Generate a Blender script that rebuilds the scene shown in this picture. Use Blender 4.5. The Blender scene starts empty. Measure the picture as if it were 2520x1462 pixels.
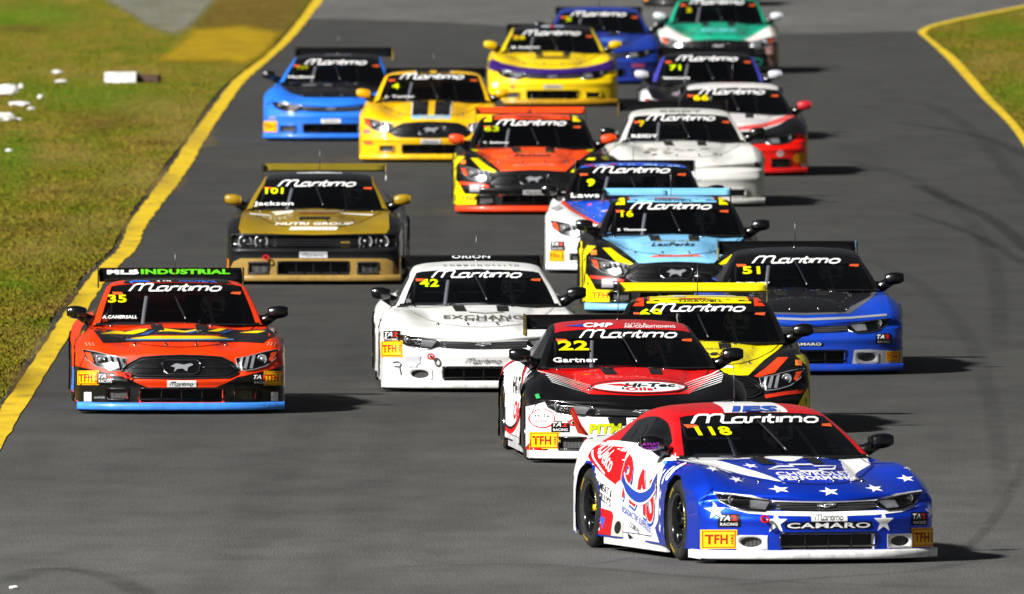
import bpy, bmesh, math, random
import numpy as np
from mathutils import Vector, Matrix
from mathutils.bvhtree import BVHTree
random.seed(7)
S = bpy.context.scene
COL = S.collection
# ------------------------------------------------------------------ camera, sky, sun, exposure
FPX, HCAM, YH = 60400.0, 7.47, -970.0          # focal length in 2520-wide pixels, camera height, horizon row
PITCH = math.atan((731.0 - YH) / FPX)
cam_d = bpy.data.cameras.new('camera'); cam = bpy.data.objects.new('camera', cam_d); COL.objects.link(cam)
cam.location = (0, 0, HCAM); cam.rotation_euler = (math.pi/2 - PITCH, 0, 0)
cam_d.sensor_width = 36.0; cam_d.lens = FPX/2520.0*36.0; cam_d.clip_start = 1.0; cam_d.clip_end = 6000.0
cam_d.dof.use_dof = True; cam_d.dof.focus_distance = 208.0
cam_d.dof.aperture_fstop = (cam_d.lens/1000.0)/0.080
S.camera = cam
SUN_EL, SUN_AZ = math.radians(35), math.radians(-131)   # azimuth of the lamp measured from +Y towards +X
sdir = Vector((math.cos(SUN_EL)*math.sin(SUN_AZ), math.cos(SUN_EL)*math.cos(SUN_AZ), math.sin(SUN_EL)))
sun_d = bpy.data.lights.new('sun', 'SUN'); sun = bpy.data.objects.new('sun', sun_d); COL.objects.link(sun)
sun_d.energy = 4.6; sun_d.angle = math.radians(3.5); sun_d.color = (1.0, 0.975, 0.93)
sun.rotation_euler = (-sdir).to_track_quat('-Z', 'Y').to_euler()
W = bpy.data.worlds.new('World'); S.world = W; W.use_nodes = True
wn = W.node_tree.nodes; wl = W.node_tree.links
bg = wn['Background']; sky = wn.new('ShaderNodeTexSky'); sky.sky_type = 'NISHITA'; sky.sun_disc = False
sky.sun_elevation = SUN_EL; sky.sun_rotation = SUN_AZ
hsv = wn.new('ShaderNodeHueSaturation'); hsv.inputs['Saturation'].default_value = 0.3
wl.new(sky.outputs[0], hsv.inputs['Color']); wl.new(hsv.outputs[0], bg.inputs[0]); bg.inputs[1].default_value = 0.014
S.view_settings.view_transform = 'Standard'; S.view_settings.look = 'None'
S.view_settings.exposure = 0.92; S.view_settings.gamma = 1.0
S.render.engine = 'CYCLES'; S.cycles.transparent_max_bounces = 24

def gpt(px, py, z=0.0):
    """point on the ground seen at photo pixel (2520-wide)"""
    d = Vector(((px-1260)/FPX, 1.0, -(py-731)/FPX))
    d = Matrix.Rotation(-PITCH, 3, 'X') @ d
    t = (z-HCAM)/d.z
    return Vector((d.x*t, d.y*t, z))

# ------------------------------------------------------------------ materials
MATS = {}
def srgb(c):
    if isinstance(c, str):
        c = [int(c[i:i+2], 16)/255 for i in (0, 2, 4)]
        return tuple((v/12.92 if v <= .04045 else ((v+.055)/1.055)**2.4) for v in c)
    return tuple(c)
def mat(key, color=None, rough=.35, metal=0., coat=0., spec=.5, noise=0.):
    if key in MATS: return MATS[key]
    m = bpy.data.materials.new(key); m.use_nodes = True; MATS[key] = m
    b = m.node_tree.nodes['Principled BSDF']; N = m.node_tree.nodes; L = m.node_tree.links
    c = srgb(color)
    b.inputs['Base Color'].default_value = (*c, 1); b.inputs['Roughness'].default_value = rough
    b.inputs['Metallic'].default_value = metal; b.inputs['Coat Weight'].default_value = coat
    b.inputs['Coat Roughness'].default_value = .04; b.inputs['Specular IOR Level'].default_value = spec
    if noise > 0:
        t = N.new('ShaderNodeTexCoord'); n = N.new('ShaderNodeTexNoise'); n.inputs['Scale'].default_value = 5; n.inputs['Detail'].default_value = 7
        r = N.new('ShaderNodeMapRange'); r.inputs['From Min'].default_value = .3; r.inputs['From Max'].default_value = .7
        r.inputs['To Min'].default_value = 1-noise; r.inputs['To Max'].default_value = 1+noise*.4
        mx = N.new('ShaderNodeVectorMath'); mx.operation = 'SCALE'; mx.inputs[0].default_value = c
        L.new(t.outputs['Object'], n.inputs['Vector']); L.new(n.outputs[0], r.inputs[0]); L.new(r.outputs[0], mx.inputs['Scale']); 
        # road film thrown up on the lower panels
        sz = N.new('ShaderNodeSeparateXYZ'); L.new(t.outputs['Object'], sz.inputs[0]); rz = N.new('ShaderNodeMapRange'); rz.inputs['From Min'].default_value = .42; rz.inputs['From Max'].default_value = .02; rz.inputs['To Max'].default_value = .55; L.new(sz.outputs[2], rz.inputs[0])
        nd = N.new('ShaderNodeTexNoise'); nd.inputs['Scale'].default_value = 11; nd.inputs['Detail'].default_value = 8; nd.inputs['Roughness'].default_value = .7; L.new(t.outputs['Object'], nd.inputs['Vector'])
        rd = N.new('ShaderNodeMapRange'); rd.inputs['From Min'].default_value = .42; rd.inputs['From Max'].default_value = .75; L.new(nd.outputs[0], rd.inputs[0])
        md = N.new('ShaderNodeMath'); md.operation = 'MULTIPLY'; L.new(rz.outputs[0], md.inputs[0]); L.new(rd.outputs[0], md.inputs[1])
        xd = N.new('ShaderNodeMix'); xd.data_type = 'RGBA'; L.new(md.outputs[0], xd.inputs[0]); L.new(mx.outputs[0], xd.inputs[6]); xd.inputs[7].default_value = (.045, .04, .035, 1); L.new(xd.outputs[2], b.inputs['Base Color'])
        r2 = N.new('ShaderNodeMapRange'); r2.inputs['From Min'].default_value = .35; r2.inputs['From Max'].default_value = .7
        r2.inputs['To Min'].default_value = max(.02, rough-.08); r2.inputs['To Max'].default_value = rough+.16
        n2 = N.new('ShaderNodeTexNoise'); n2.inputs['Scale'].default_value = 2.3; n2.inputs['Detail'].default_value = 5
        L.new(t.outputs['Object'], n2.inputs['Vector']); L.new(n2.outputs[0], r2.inputs[0]); L.new(r2.outputs[0], b.inputs['Roughness'])
    return m
def P(hexc, metal=0.):                      # car paint / vinyl wrap
    if max(srgb(hexc)) < .02: return mat('paint_'+hexc, hexc, .34, 0, .22, .18, .14)
    return mat('paint_%s%s' % (hexc, '_metallic' if metal else ''), hexc, .42 if not metal else .36, metal, .40 if not metal else .8, .28, .14)
def V(hexc):                                # printed vinyl lettering
    return mat('vinyl_%s' % hexc, hexc, .45, 0, .15, .25)
BLACK = '0a0a0b'
def fixed():
    mat('glossblack', '08080a', .22, 0, .5, .5, .05)
    mat('mattblack', '0c0c0d', .6)
    mat('rubber', '0e0e0f', .75, noise=.3)
    mat('chrome', 'b8b8bc', .18, 1.0)
    mat('darkmetal', '55565a', .35, .9)
    mat('rimblack', '141416', .18, .3, .8)
    mat('meshgrey', '38383a', .5, .4, noise=.4)
    mat('cage', '8c8e92', .45)
    mat('cageblack', '1a1b1e', .45)
    mat('lamp', 'b9bcc2', .12, .55, .8)
    mat('reflector', '86878c', .25, .35, .8, noise=.7)
    mat('cabin_black', '1d1e22', .7)
    mat('orange_lens', 'd8481e', .2, 0, .6)
    m = bpy.data.materials.new('glass'); m.use_nodes = True; MATS['glass'] = m
    N = m.node_tree.nodes; L = m.node_tree.links; N.clear()
    o = N.new('ShaderNodeOutputMaterial'); mx = N.new('ShaderNodeMixShader'); tr = N.new('ShaderNodeBsdfTransparent'); gl = N.new('ShaderNodeBsdfGlossy'); fr = N.new('ShaderNodeFresnel')
    tr.inputs[0].default_value = (.72, .74, .77, 1); gl.inputs['Roughness'].default_value = .06; gl.inputs[0].default_value = (.8, .8, .8, 1); fr.inputs[0].default_value = 1.5
    L.new(fr.outputs[0], mx.inputs[0]); L.new(tr.outputs[0], mx.inputs[1]); L.new(gl.outputs[0], mx.inputs[2]); L.new(mx.outputs[0], o.inputs[0])
    # perforated grey mesh for ducts
    m = bpy.data.materials.new('wiremesh'); m.use_nodes = True; MATS['wiremesh'] = m
    N = m.node_tree.nodes; L = m.node_tree.links; b = N['Principled BSDF']
    t = N.new('ShaderNodeTexCoord'); v = N.new('ShaderNodeTexVoronoi'); v.inputs['Scale'].default_value = 75; v.inputs['Randomness'].default_value = .1
    r = N.new('ShaderNodeValToRGB'); r.color_ramp.elements[0].position = .35; r.color_ramp.elements[0].color = (.003, .003, .004, 1); r.color_ramp.elements[1].position = .55; r.color_ramp.elements[1].color = (.07, .07, .07, 1)
    L.new(t.outputs['Object'], v.inputs['Vector']); L.new(v.outputs['Distance'], r.inputs[0]); L.new(r.outputs[0], b.inputs['Base Color']); b.inputs['Roughness'].default_value = .4
fixed()

# ------------------------------------------------------------------ small mesh helpers
class MB:
    """collects verts/faces with a material per face, makes ONE mesh"""
    def __init__(s): s.v = []; s.f = []; s.m = []; s.mats = []; s.n = {}; s.flat = set()
    def mi(s, m):
        m = MATS[m] if isinstance(m, str) else m
        if m not in s.mats: s.mats.append(m)
        return s.mats.index(m)
    def add(s, vs, fs, m, flat=False):
        o = len(s.v); k = s.mi(m); s.v += [tuple(v) for v in vs]
        for f in fs:
            if flat: s.flat.add(len(s.f))
            s.f.append(tuple(i+o for i in f)); s.m.append(k)
        return o
    def box(s, c, d, m, rot=None):
        vs = [Vector((x*d[0]/2, y*d[1]/2, z*d[2]/2)) for x in (-1, 1) for y in (-1, 1) for z in (-1, 1)]
        if rot: R = Matrix.Rotation(rot[1], 3, rot[0]); vs = [R @ v for v in vs]
        vs = [v+Vector(c) for v in vs]
        s.add(vs, [(0, 1, 3, 2), (4, 6, 7, 5), (0, 4, 5, 1), (2, 3, 7, 6), (0, 2, 6, 4), (1, 5, 7, 3)], m, True)
    def tube(s, pts, r, m, n=8, closed=False):
        pts = [Vector(p) for p in pts]; k = len(pts); rings = []
        for i, p in enumerate(pts):
            a = pts[i-1] if (i or closed) else p; b = pts[(i+1) % k] if (i < k-1 or closed) else p
            d = (b-a).normalized() if (b-a).length > 1e-7 else Vector((0, 0, 1))
            up = Vector((0, 0, 1)) if abs(d.z) < .95 else Vector((1, 0, 0))
            x = d.cross(up).normalized(); y = x.cross(d)
            rr = r[i] if isinstance(r, (list, tuple)) else r
            rings += [p+(x*math.cos(2*math.pi*j/n)+y*math.sin(2*math.pi*j/n))*rr for j in range(n)]
        fs = []
        for i in range(k if closed else k-1):
            for j in range(n):
                a = i*n+j; b = i*n+(j+1) % n; i2 = (i+1) % k
                fs.append((a, b, i2*n+(j+1) % n, i2*n+j))
        if not closed: fs += [tuple(range(n))[::-1], tuple((k-1)*n+j for j in range(n))]
        s.add(rings, fs, m)
    def lathe(s, prof, m, axis='x', c=(0, 0, 0), n=40, mats=None):
        """prof = [(along axis, radius)]"""
        vs = []
        for a, r in prof:
            for j in range(n):
                t = 2*math.pi*j/n; u, w = r*math.cos(t), r*math.sin(t)
                p = {'x': (a, u, w), 'y': (u, a, w), 'z': (u, w, a)}[axis]
                vs.append((p[0]+c[0], p[1]+c[1], p[2]+c[2]))
        for i in range(len(prof)-1):
            o = [(i*n+j, i*n+(j+1) % n, (i+1)*n+(j+1) % n, (i+1)*n+j) for j in range(n)]
            if i == 0: base = s.add(vs, o, mats[0] if mats else m)
            else:
                k = s.mi(mats[i] if mats else m)
                for f in o: s.f.append(tuple(q+base for q in f)); s.m.append(k)
    def build(s, name, parent=None, normals=True):
        me = bpy.data.meshes.new(name); me.from_pydata(s.v, [], s.f)
        for m in s.mats: me.materials.append(m)
        me.polygons.foreach_set('material_index', s.m)
        sm = np.ones(len(s.f), dtype=bool)
        for i in s.flat: sm[i] = False
        me.polygons.foreach_set('use_smooth', sm)
        me.update()
        o = bpy.data.objects.new(name, me); COL.objects.link(o)
        if parent: o.parent = parent
        return o
def tag(o, label=None, cat=None, group=None, kind=None):
    if label: o['label'] = label
    if cat: o['category'] = cat
    if group: o['group'] = group
    if kind: o['kind'] = kind
    return o
def empty(name, loc=(0, 0, 0), rz=0.):
    o = bpy.data.objects.new(name, None); COL.objects.link(o); o.location = loc; o.rotation_euler = (0, 0, rz); o.empty_display_size = .3
    return o

# ------------------------------------------------------------------ spline maths
class NS:
    """natural cubic spline, linear in its values"""
    def __init__(s, xs):
        s.x = np.array(xs, float); n = len(xs); A = np.zeros((n, n)); B = np.zeros((n, n)); A[0, 0] = A[-1, -1] = 1; h = np.diff(s.x)
        for i in range(1, n-1):
            A[i, i-1] = h[i-1]; A[i, i] = 2*(h[i-1]+h[i]); A[i, i+1] = h[i]
            B[i, i-1] = 6/h[i-1]; B[i, i] = -6/h[i-1]-6/h[i]; B[i, i+1] = 6/h[i]
        s.M = np.linalg.solve(A, B)
    def Wt(s, q):
        q = np.clip(np.atleast_1d(np.array(q, float)), s.x[0], s.x[-1]); n = len(s.x)
        i = np.clip(np.searchsorted(s.x, q, side='right')-1, 0, n-2); h = s.x[i+1]-s.x[i]
        a = (s.x[i+1]-q)/h; b = 1-a; E = np.eye(n)
        return a[:, None]*E[i]+b[:, None]*E[i+1]+((a**3-a)[:, None]*s.M[i]+(b**3-b)[:, None]*s.M[i+1])*(h**2)[:, None]/6
    def ev(s, ys, q): return s.Wt(q) @ np.array(ys, float)
def smooth(e0, e1, x):
    t = np.clip((x-e0)/(e1-e0), 0, 1); return t*t*(3-2*t)

# ------------------------------------------------------------------ car shapes (nose at y=-2.4, tail at +2.4, z up)
YF, YR, ZW, RW, RA = -1.42, 1.27, .318, .318, .352      # axles, hub height, tyre radius, arch radius
TX = [0, .28, .52, .76, .90, 1.0]
TY = [-2.42, -2.22, -1.90, -1.42, -1.05, -.75, -.1, .7, 1.27, 1.8, 2.42]
TOP = {
 'camaro': [[.505, .505, .505, .50, .48, .44], [.575, .57, .565, .585, .575, .53], [.655, .645, .625, .675, .665, .61],
            [.725, .71, .69, .745, .735, .685], [.77, .76, .735, .745, .73, .68], [.80, .79, .775, .765, .74, .68],
            [.80, .80, .80, .80, .76, .68], [.81, .81, .81, .815, .785, .72], [.83, .83, .83, .83, .805, .75], [.85, .85, .845, .83, .80, .745], [.865, .865, .86, .83, .79, .73]],
 'mustang': [[.525, .525, .52, .50, .48, .44], [.60, .595, .575, .60, .60, .56], [.67, .66, .62, .695, .69, .63],
            [.735, .725, .68, .75, .74, .69], [.78, .77, .73, .745, .73, .68], [.80, .79, .775, .765, .74, .68],
            [.80, .80, .80, .80, .76, .68], [.81, .81, .81, .815, .785, .72], [.83, .83, .83, .83, .805, .75], [.85, .85, .845, .83, .80, .745], [.865, .865, .86, .83, .79, .73]],
 'challenger': [[.555, .555, .555, .55, .545, .53], [.63, .62, .60, .61, .61, .59], [.695, .685, .66, .69, .69, .65],
            [.745, .73, .71, .75, .75, .70], [.78, .77, .75, .76, .75, .70], [.80, .79, .78, .775, .75, .69],
            [.80, .80, .80, .80, .77, .70], [.83, .83, .83, .84, .80, .74], [.86, .86, .86, .87, .84, .78], [.89, .89, .88, .87, .84, .78], [.91, .91, .90, .87, .82, .76]]}
_sx, _sy = NS(TX), NS(TY)
def topz(kind, x, y):
    wx = _sx.Wt(np.abs(x)/.99); wy = _sy.Wt(y); return np.einsum('ni,ij,nj->n', wy, np.array(TOP[kind]), wx)
_wy = NS([-2.42, -2.15, -1.42, -1.0, -.6, .2, .8, 1.27, 1.9, 2.42])
WID = [.955, .968, .99, .975, .935, .92, .95, .995, .93, .76]
NOSE = {'camaro': (.34, 2.7), 'mustang': (.32, 2.9), 'challenger': (.16, 4.0)}
def deform(kind, p):
    x, y, z = p[:, 0].copy(), p[:, 1].copy(), p[:, 2].copy()
    c = z/.6
    a, e = NOSE[kind]
    x = x*_wy.ev(WID, y)
    zb = .105
    zt = topz(kind, x, y)
    if kind != 'challenger': rg = .30+.17*np.clip((y+2.25)/1.2, 0, 1.2)
    else: rg = .26+0*y
    ax = np.abs(x); win = smooth(-2.36, -2.10, y)*(1-smooth(-1.02, -.86, y)); zt = zt+.016*win*(1-smooth(0, .045, ax-rg))
    zt = zt+.010*smooth(-2.36, -2.2, y)*(1-smooth(1.6, 2.2, y))*np.exp(-((ax-.86)/.022)**2)
    z = zb+c*(zt-zb)
    # tumblehome + waist of the doors
    x = x*(1-.055*smooth(.45, .85, z)*(np.abs(x) > .5)*np.minimum(1, np.abs(x)/.9))
    door = smooth(-.95, -.5, y)*(1-smooth(.45, .95, y))
    x = x*(1+door*(.030*smooth(.35, .12, z)-.02*np.exp(-((z-.5)/.12)**2)))
    x = x*(1+.010*smooth(.545, .56, z)*(ax > .5)*(1-smooth(.60, .70, z)))
    # nose: plan curve, leaning face, grille recess under the lip of the bonnet
    fr = 1-smooth(-2.42, -1.45, y)
    y = y+a*(np.abs(x)/.98)**e*fr
    f2 = 1-smooth(-2.42, -2.30, p[:, 1])
    lean = .10*smooth(.30, .60, z)+.0*z
    if kind == 'camaro':
        lz = .445+.06*np.abs(x)
        lean = lean+.036*np.exp(-((z-lz)/.035)**4)-.012*np.exp(-((z-lz-.065)/.025)**2)-.018*np.exp(-((z-.355)/.035)**2)
    elif kind == 'mustang':
        lean = .07*smooth(.30, .60, z)+.03*np.exp(-((z-.43)/.085)**4)*(np.abs(x) < .56)-.02*np.exp(-((z-.31)/.03)**2)
    else:
        lean = .02*smooth(.2, .6, z)+.07*np.exp(-((z-.475)/.065)**6)*(np.abs(x) < .90)-.025*np.exp(-((z-.375)/.03)**2)
    y = y+lean*f2
    # rear
    r2 = smooth(2.25, 2.42, p[:, 1]); y = y-.16*(np.abs(x)/.95)**3*smooth(1.7, 2.42, y)-.06*r2*smooth(.5, .1, z)
    return np.stack([x, y, z], 1)
OPEN = {'camaro': [(-.375, .375, .112, .232), (-.70, -.50, .13, .215), (.50, .70, .13, .215)],
        'mustang': [(-.375, .375, .112, .232), (-.68, -.50, .145, .225), (.50, .68, .145, .225)],
        'challenger': [(-.38, .38, .125, .245), (-.70, -.50, .135, .235), (.50, .70, .135, .235)]}
def body_mesh(kind):
    """returns a bmesh: material 0 paint, 1 dark"""
    def lin(a, b, n): return list(np.linspace(a, b, n))
    A = sorted(set(np.round(lin(-.99, -.80, 9)+lin(-.80, .80, 41)+lin(.80, .99, 9), 5)))
    B = sorted(set(np.round(lin(-2.42, -2.26, 9)+lin(-2.26, -1.0, 34)+lin(-1.0, .7, 28)+lin(.7, 1.9, 30)+lin(1.9, 2.42, 12), 5)))
    C = sorted(set(np.round(lin(0, .5, 19)+lin(.5, .6, 7), 5)))
    na, nb, nc = len(A), len(B), len(C)
    idx = {}; pts = []
    def vid(i, j, k):
        q = (i, j, k)
        if q not in idx: idx[q] = len(pts); pts.append((A[i], B[j], C[k]))
        return idx[q]
    F = []
    for i in range(na-1):
        for j in range(nb-1): F.append((vid(i, j, nc-1), vid(i+1, j, nc-1), vid(i+1, j+1, nc-1), vid(i, j+1, nc-1)))
        for k in range(nc-1):
            F.append((vid(i, 0, k), vid(i+1, 0, k), vid(i+1, 0, k+1), vid(i, 0, k+1)))
            F.append((vid(i+1, nb-1, k), vid(i, nb-1, k), vid(i, nb-1, k+1), vid(i+1, nb-1, k+1)))
    for j in range(nb-1):
        for k in range(nc-1):
            F.append((vid(na-1, j, k), vid(na-1, j+1, k), vid(na-1, j+1, k+1), vid(na-1, j, k+1)))
            F.append((vid(0, j+1, k), vid(0, j, k), vid(0, j, k+1), vid(0, j+1, k+1)))
    p = np.array(pts)
    rx, ry, rz = .09, .12, (.05 if kind != 'challenger' else .03)
    lo = np.array([-.99+rx, -2.42+ry, -9]); hi = np.array([.99-rx, 2.42-ry, .6-rz]); R = np.array([rx, ry, rz])
    q = np.clip(p, lo, hi); d = (p-q)/R; L = np.linalg.norm(d, axis=1); L[L < 1e-9] = 1
    mx = np.abs(d).max(1); p = q+R*d/L[:, None]*mx[:, None]
    p = deform(kind, p)
    bm = bmesh.new(); vs = [bm.verts.new(c) for c in p]
    for f in F: bm.faces.new([vs[i] for i in f])
    bm.normal_update()
    # cockpit hole
    kill = [f for f in bm.faces if f.normal.z > .6 and abs(f.calc_center_median().x) < .64 and -.66 < f.calc_center_median().y < 1.5]
    bmesh.ops.delete(bm, geom=kill, context='FACES')
    # openings in the front
    for (x0, x1, z0, z1) in OPEN[kind]:
        fs = [f for f in bm.faces if f.normal.y < -.3 and f.calc_center_median().y < -2.0 and z0-.05 < f.calc_center_median().z < z1+.05 and x0-.08 < f.calc_center_median().x < x1+.08]
        for co, no in (((x0, 0, 0), (1, 0, 0)), ((x1, 0, 0), (1, 0, 0)), ((0, 0, z0), (0, 0, 1)), ((0, 0, z1), (0, 0, 1))):
            g = set(fs) | {e for f in fs for e in f.edges} | {v for f in fs for v in f.verts}
            r = bmesh.ops.bisect_plane(bm, geom=list(g), plane_co=co, plane_no=no)
            fs = [f for f in set(x for x in r['geom'] if isinstance(x, bmesh.types.BMFace)) if f.is_valid] or fs
        ins = [f for f in bm.faces if f.is_valid and f.normal.y < -.3 and x0 < f.calc_center_median().x < x1 and z0 < f.calc_center_median().z < z1 and f.calc_center_median().y < -1.9]
        be = [e for e in {e for f in ins for e in f.edges} if sum(1 for f in e.link_faces if f in set(ins)) == 1]
        bmesh.ops.delete(bm, geom=ins, context='FACES')
        be = [e for e in be if e.is_valid]
        r = bmesh.ops.extrude_edge_only(bm, edges=be)
        nv = [v for v in r['geom'] if isinstance(v, bmesh.types.BMVert)]
        for v in nv: v.co.y += .11
        ne = [e for e in r['geom'] if isinstance(e, bmesh.types.BMEdge)]
        for f in [f for f in r['geom'] if isinstance(f, bmesh.types.BMFace)]: f.material_index = 2
        yb = max(v.co.y for v in nv)
        c = [bm.verts.new((x, yb-.015, z)) for x, z in ((x0-.02, z0-.02), (x1+.02, z0-.02), (x1+.02, z1+.02), (x0-.02, z1+.02))]
        f = bm.faces.new(c); f.material_index = 1; f.tag = True
    # wheel arches
    for yc in (YF, YR):
        ins = {v for v in bm.verts if abs(v.co.x) > .55 and math.hypot(v.co.y-yc, v.co.z-ZW) < RA and v.co.z < .7}
        kill = [f for f in bm.faces if all(v in ins for v in f.verts)]
        bmesh.ops.delete(bm, geom=kill, context='FACES')
        for v in ins:
            if v.is_valid:
                dy, dz = v.co.y-yc, v.co.z-ZW; r = math.hypot(dy, dz) or 1
                v.co.y = yc+dy/r*RA; v.co.z = ZW+dz/r*RA
        for s in (-1, 1):      # dark liner
            n = 24; ang = [math.radians(-40+260*i/n) for i in range(n+1)]
            o = [bm.verts.new((s*.962, yc+math.cos(t)*(RA+.002), ZW+math.sin(t)*(RA+.002))) for t in ang]
            i_ = [bm.verts.new((s*.60, yc+math.cos(t)*(RA+.002), ZW+math.sin(t)*(RA+.002))) for t in ang]
            for k in range(n):
                f = bm.faces.new((o[k], o[k+1], i_[k+1], i_[k])); f.material_index = 1
            f = bm.faces.new(i_); f.material_index = 1
    for f in bm.faces: f.smooth = True
    for f in bm.faces:
        if f.tag: f.smooth = False
    # floor pan
    c = [bm.verts.new(v) for v in ((-.85, -2.1, .13), (.85, -2.1, .13), (.85, 2.2, .13), (-.85, 2.2, .13))]
    f = bm.faces.new(c); f.material_index = 1
    bm.normal_update()
    return bm

# cabin: profile knots along the centreline
CK = {'yc': [-.98, -.60, -.22, .05, .40, .80, 1.10, 1.45, 1.88], 'zc': [.785, .955, 1.104, 1.152, 1.174, 1.152, 1.105, 1.0, .842],
      'hw': [.775, .705, .628, .606, .592, .575, .56, .575, .63], 'dy': [.24, .17, .11, .05, 0, 0, 0, 0, 0]}
_ck = NS(list(range(9)))
VK = [0, .30, .55, .71, .76, .81, 1.0]
_vk = NS(VK)
CKM = dict(CK, zc=[.785, .978, 1.150, 1.176, 1.184, 1.158, 1.105, 1.0, .842], hw=[.775, .715, .645, .618, .60, .58, .56, .575, .63])
def cabin_point(kind, u, v):
    """u (n,), v (n,) signed"""
    T_ = CKM if kind == 'mustang' else CK
    g = {k: _ck.ev(T_[k], u) for k in T_}; s = np.sign(v); a = np.abs(v)
    yc, zc, hw = g['yc'], g['zc'], g['hw']
    ye = yc+g['dy']
    xb = .80-.02*(u > 6.5)*(u-6.5)
    zb = topz(kind, np.full_like(u, .79), np.clip(ye, -2.4, 2.4))-.015
    k = np.clip((zc-zb)/.30, 0, 1.1)
    X = np.stack([0*hw, .43*hw, .76*hw, .955*hw, hw+.012, hw+(xb-hw)*.13+.008, xb], 1)
    zz = np.maximum(zc, zb)
    Z = np.stack([zc, zc-.004*k, zc-.016*k, zc-.034*k, zc-.050*k, zc-(.082*k), zb], 1)
    Z[:, 5] = np.where(k < .4, zc+(zb-zc)*.4, Z[:, 5])
    D = np.stack([0*hw, .12*g['dy'], .45*g['dy'], .80*g['dy'], .92*g['dy'], .97*g['dy'], g['dy']], 1)
    w = _vk.Wt(a); lw = np.zeros_like(w)   # linear weights for robustness on the sides
    i = np.clip(np.searchsorted(VK, a, side='right')-1, 0, len(VK)-2); vk = np.array(VK)
    t = (a-vk[i])/(vk[i+1]-vk[i]); lw[np.arange(len(a)), i] = 1-t; lw[np.arange(len(a)), i+1] = t
    w = .75*w+.25*lw
    x = (X*w).sum(1); z = (Z*w).sum(1); y = yc+(D*w).sum(1)
    x = x+.006*np.sin(np.pi*np.clip((a-.82)/.18, 0, 1))
    return np.stack([x*s, y, z], 1)
def cabin_parts(kind):
    ua = sorted(set(np.round(list(np.linspace(0, .05, 2))+list(np.linspace(.05, 2.08, 28))+list(np.linspace(2.08, 8, 66)), 4)))
    vh = sorted(set(np.round(list(np.linspace(0, .70, 16))+[.715, .735, .76, .785, .81]+list(np.linspace(.825, .965, 7))+[1.0], 4)))
    va = [-v for v in vh[::-1][:-1]]+vh
    nu, nv = len(ua), len(va)
    U, Vv = np.meshgrid(ua, va, indexing='ij')
    pts = cabin_point(kind, U.ravel(), Vv.ravel())
    cells = {'shell': [], 'windshield': [], 'rear': [], 'sideL': [], 'sideR': []}
    for i in range(nu-1):
        for j in range(nv-1):
            u = (ua[i]+ua[i+1])/2; v = (va[j]+va[j+1])/2; a = abs(v)
            f = (i*nv+j, i*nv+j+1, (i+1)*nv+j+1, (i+1)*nv+j)
            if 0.05 < u < 2.08 and a < .70: cells['windshield'].append(f)
            elif 6.15 < u < 7.7 and a < .60: cells['rear'].append(f)
            elif 1.0 < u < 5.9 and .826 < a < .965: cells['sideL' if v < 0 else 'sideR'].append(f)
            else: cells['shell'].append(f)
    return pts, cells
def sub(pts, fs):
    ids = sorted({i for f in fs for i in f}); mp = {k: n for n, k in enumerate(ids)}
    return [tuple(pts[i]) for i in ids], [tuple(mp[i] for i in f) for f in fs]

# ------------------------------------------------------------------ decals: flat 2-D shapes laid onto the surface
class Surf:
    def __init__(s, vs, fs):
        s.v = [Vector(v) for v in vs]; s.f = fs; s.b = BVHTree.FromPolygons(s.v, fs)
        n = np.zeros((len(vs), 3)); P_ = np.array([tuple(v) for v in vs])
        for f in fs:
            a = np.cross(P_[f[2]]-P_[f[0]], P_[f[-1]]-P_[f[1]]) if len(f) > 3 else np.cross(P_[f[1]]-P_[f[0]], P_[f[2]]-P_[f[0]])
            for i in f: n[i] += a
        l = np.linalg.norm(n, axis=1); l[l == 0] = 1; s.n = n/l[:, None]
    def cast(s, o, d):
        h, n, i, _ = s.b.ray_cast(o, d)
        if h is None: return None
        f = s.f[i]; w = [1/max((s.v[k]-h).length, 1e-5) for k in f]; W_ = sum(w)
        nn = Vector((0, 0, 0))
        for k, a in zip(f, w): nn += Vector(s.n[k])*(a/W_)
        nn.normalize()
        if nn.dot(d) > 0: nn = -nn
        return h, nn
TILT = .035
PROJ = {'F': lambda u, v: (Vector((u, -3.0, v+.6*TILT)), Vector((0, 1, -TILT)).normalized()),
        'T': lambda u, v: (Vector((u, v, 3.0)), Vector((0, 0, -1))),
        'L': lambda u, v: (Vector((-3.0, u, v)), Vector((1, 0, 0))),
        'R': lambda u, v: (Vector((3.0, u, v)), Vector((-1, 0, 0)))}
def flat_poly(pts):
    bm = bmesh.new(); bm.faces.new([bm.verts.new((x, y, 0)) for x, y in pts]); bm.normal_update(); bmesh.ops.triangulate(bm, faces=bm.faces[:]); return bm
_tc = {}
def flat_text(txt, bold=.0, shear=0.):
    k = (txt, bold, shear)
    if k not in _tc:
        c = bpy.data.curves.new('t', 'FONT'); c.body = txt; c.offset = bold; c.shear = shear; c.resolution_u = 3; c.fill_mode = 'FRONT'
        c.space_character = 1.06
        o = bpy.data.objects.new('t', c); COL.objects.link(o); dg = bpy.context.evaluated_depsgraph_get()
        me = o.evaluated_get(dg).to_mesh()
        v = np.array([tuple(x.co)[:2] for x in me.vertices]) if len(me.vertices) else np.zeros((1, 2)); f = [tuple(p.vertices) for p in me.polygons]
        lo, hi = v.min(0), v.max(0); v = (v-(lo+hi)/2)/np.maximum(hi-lo, 1e-6)
        o.evaluated_get(dg).to_mesh_clear(); bpy.data.objects.remove(o); bpy.data.curves.remove(c)
        _tc[k] = (v, f)
    return _tc[k]
def to_bm(v, f):
    bm = bmesh.new(); vs = [bm.verts.new((x[0], x[1], 0)) for x in v]
    for q in f:
        try: bm.faces.new([vs[i] for i in q])
        except ValueError: pass
    return bm
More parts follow.
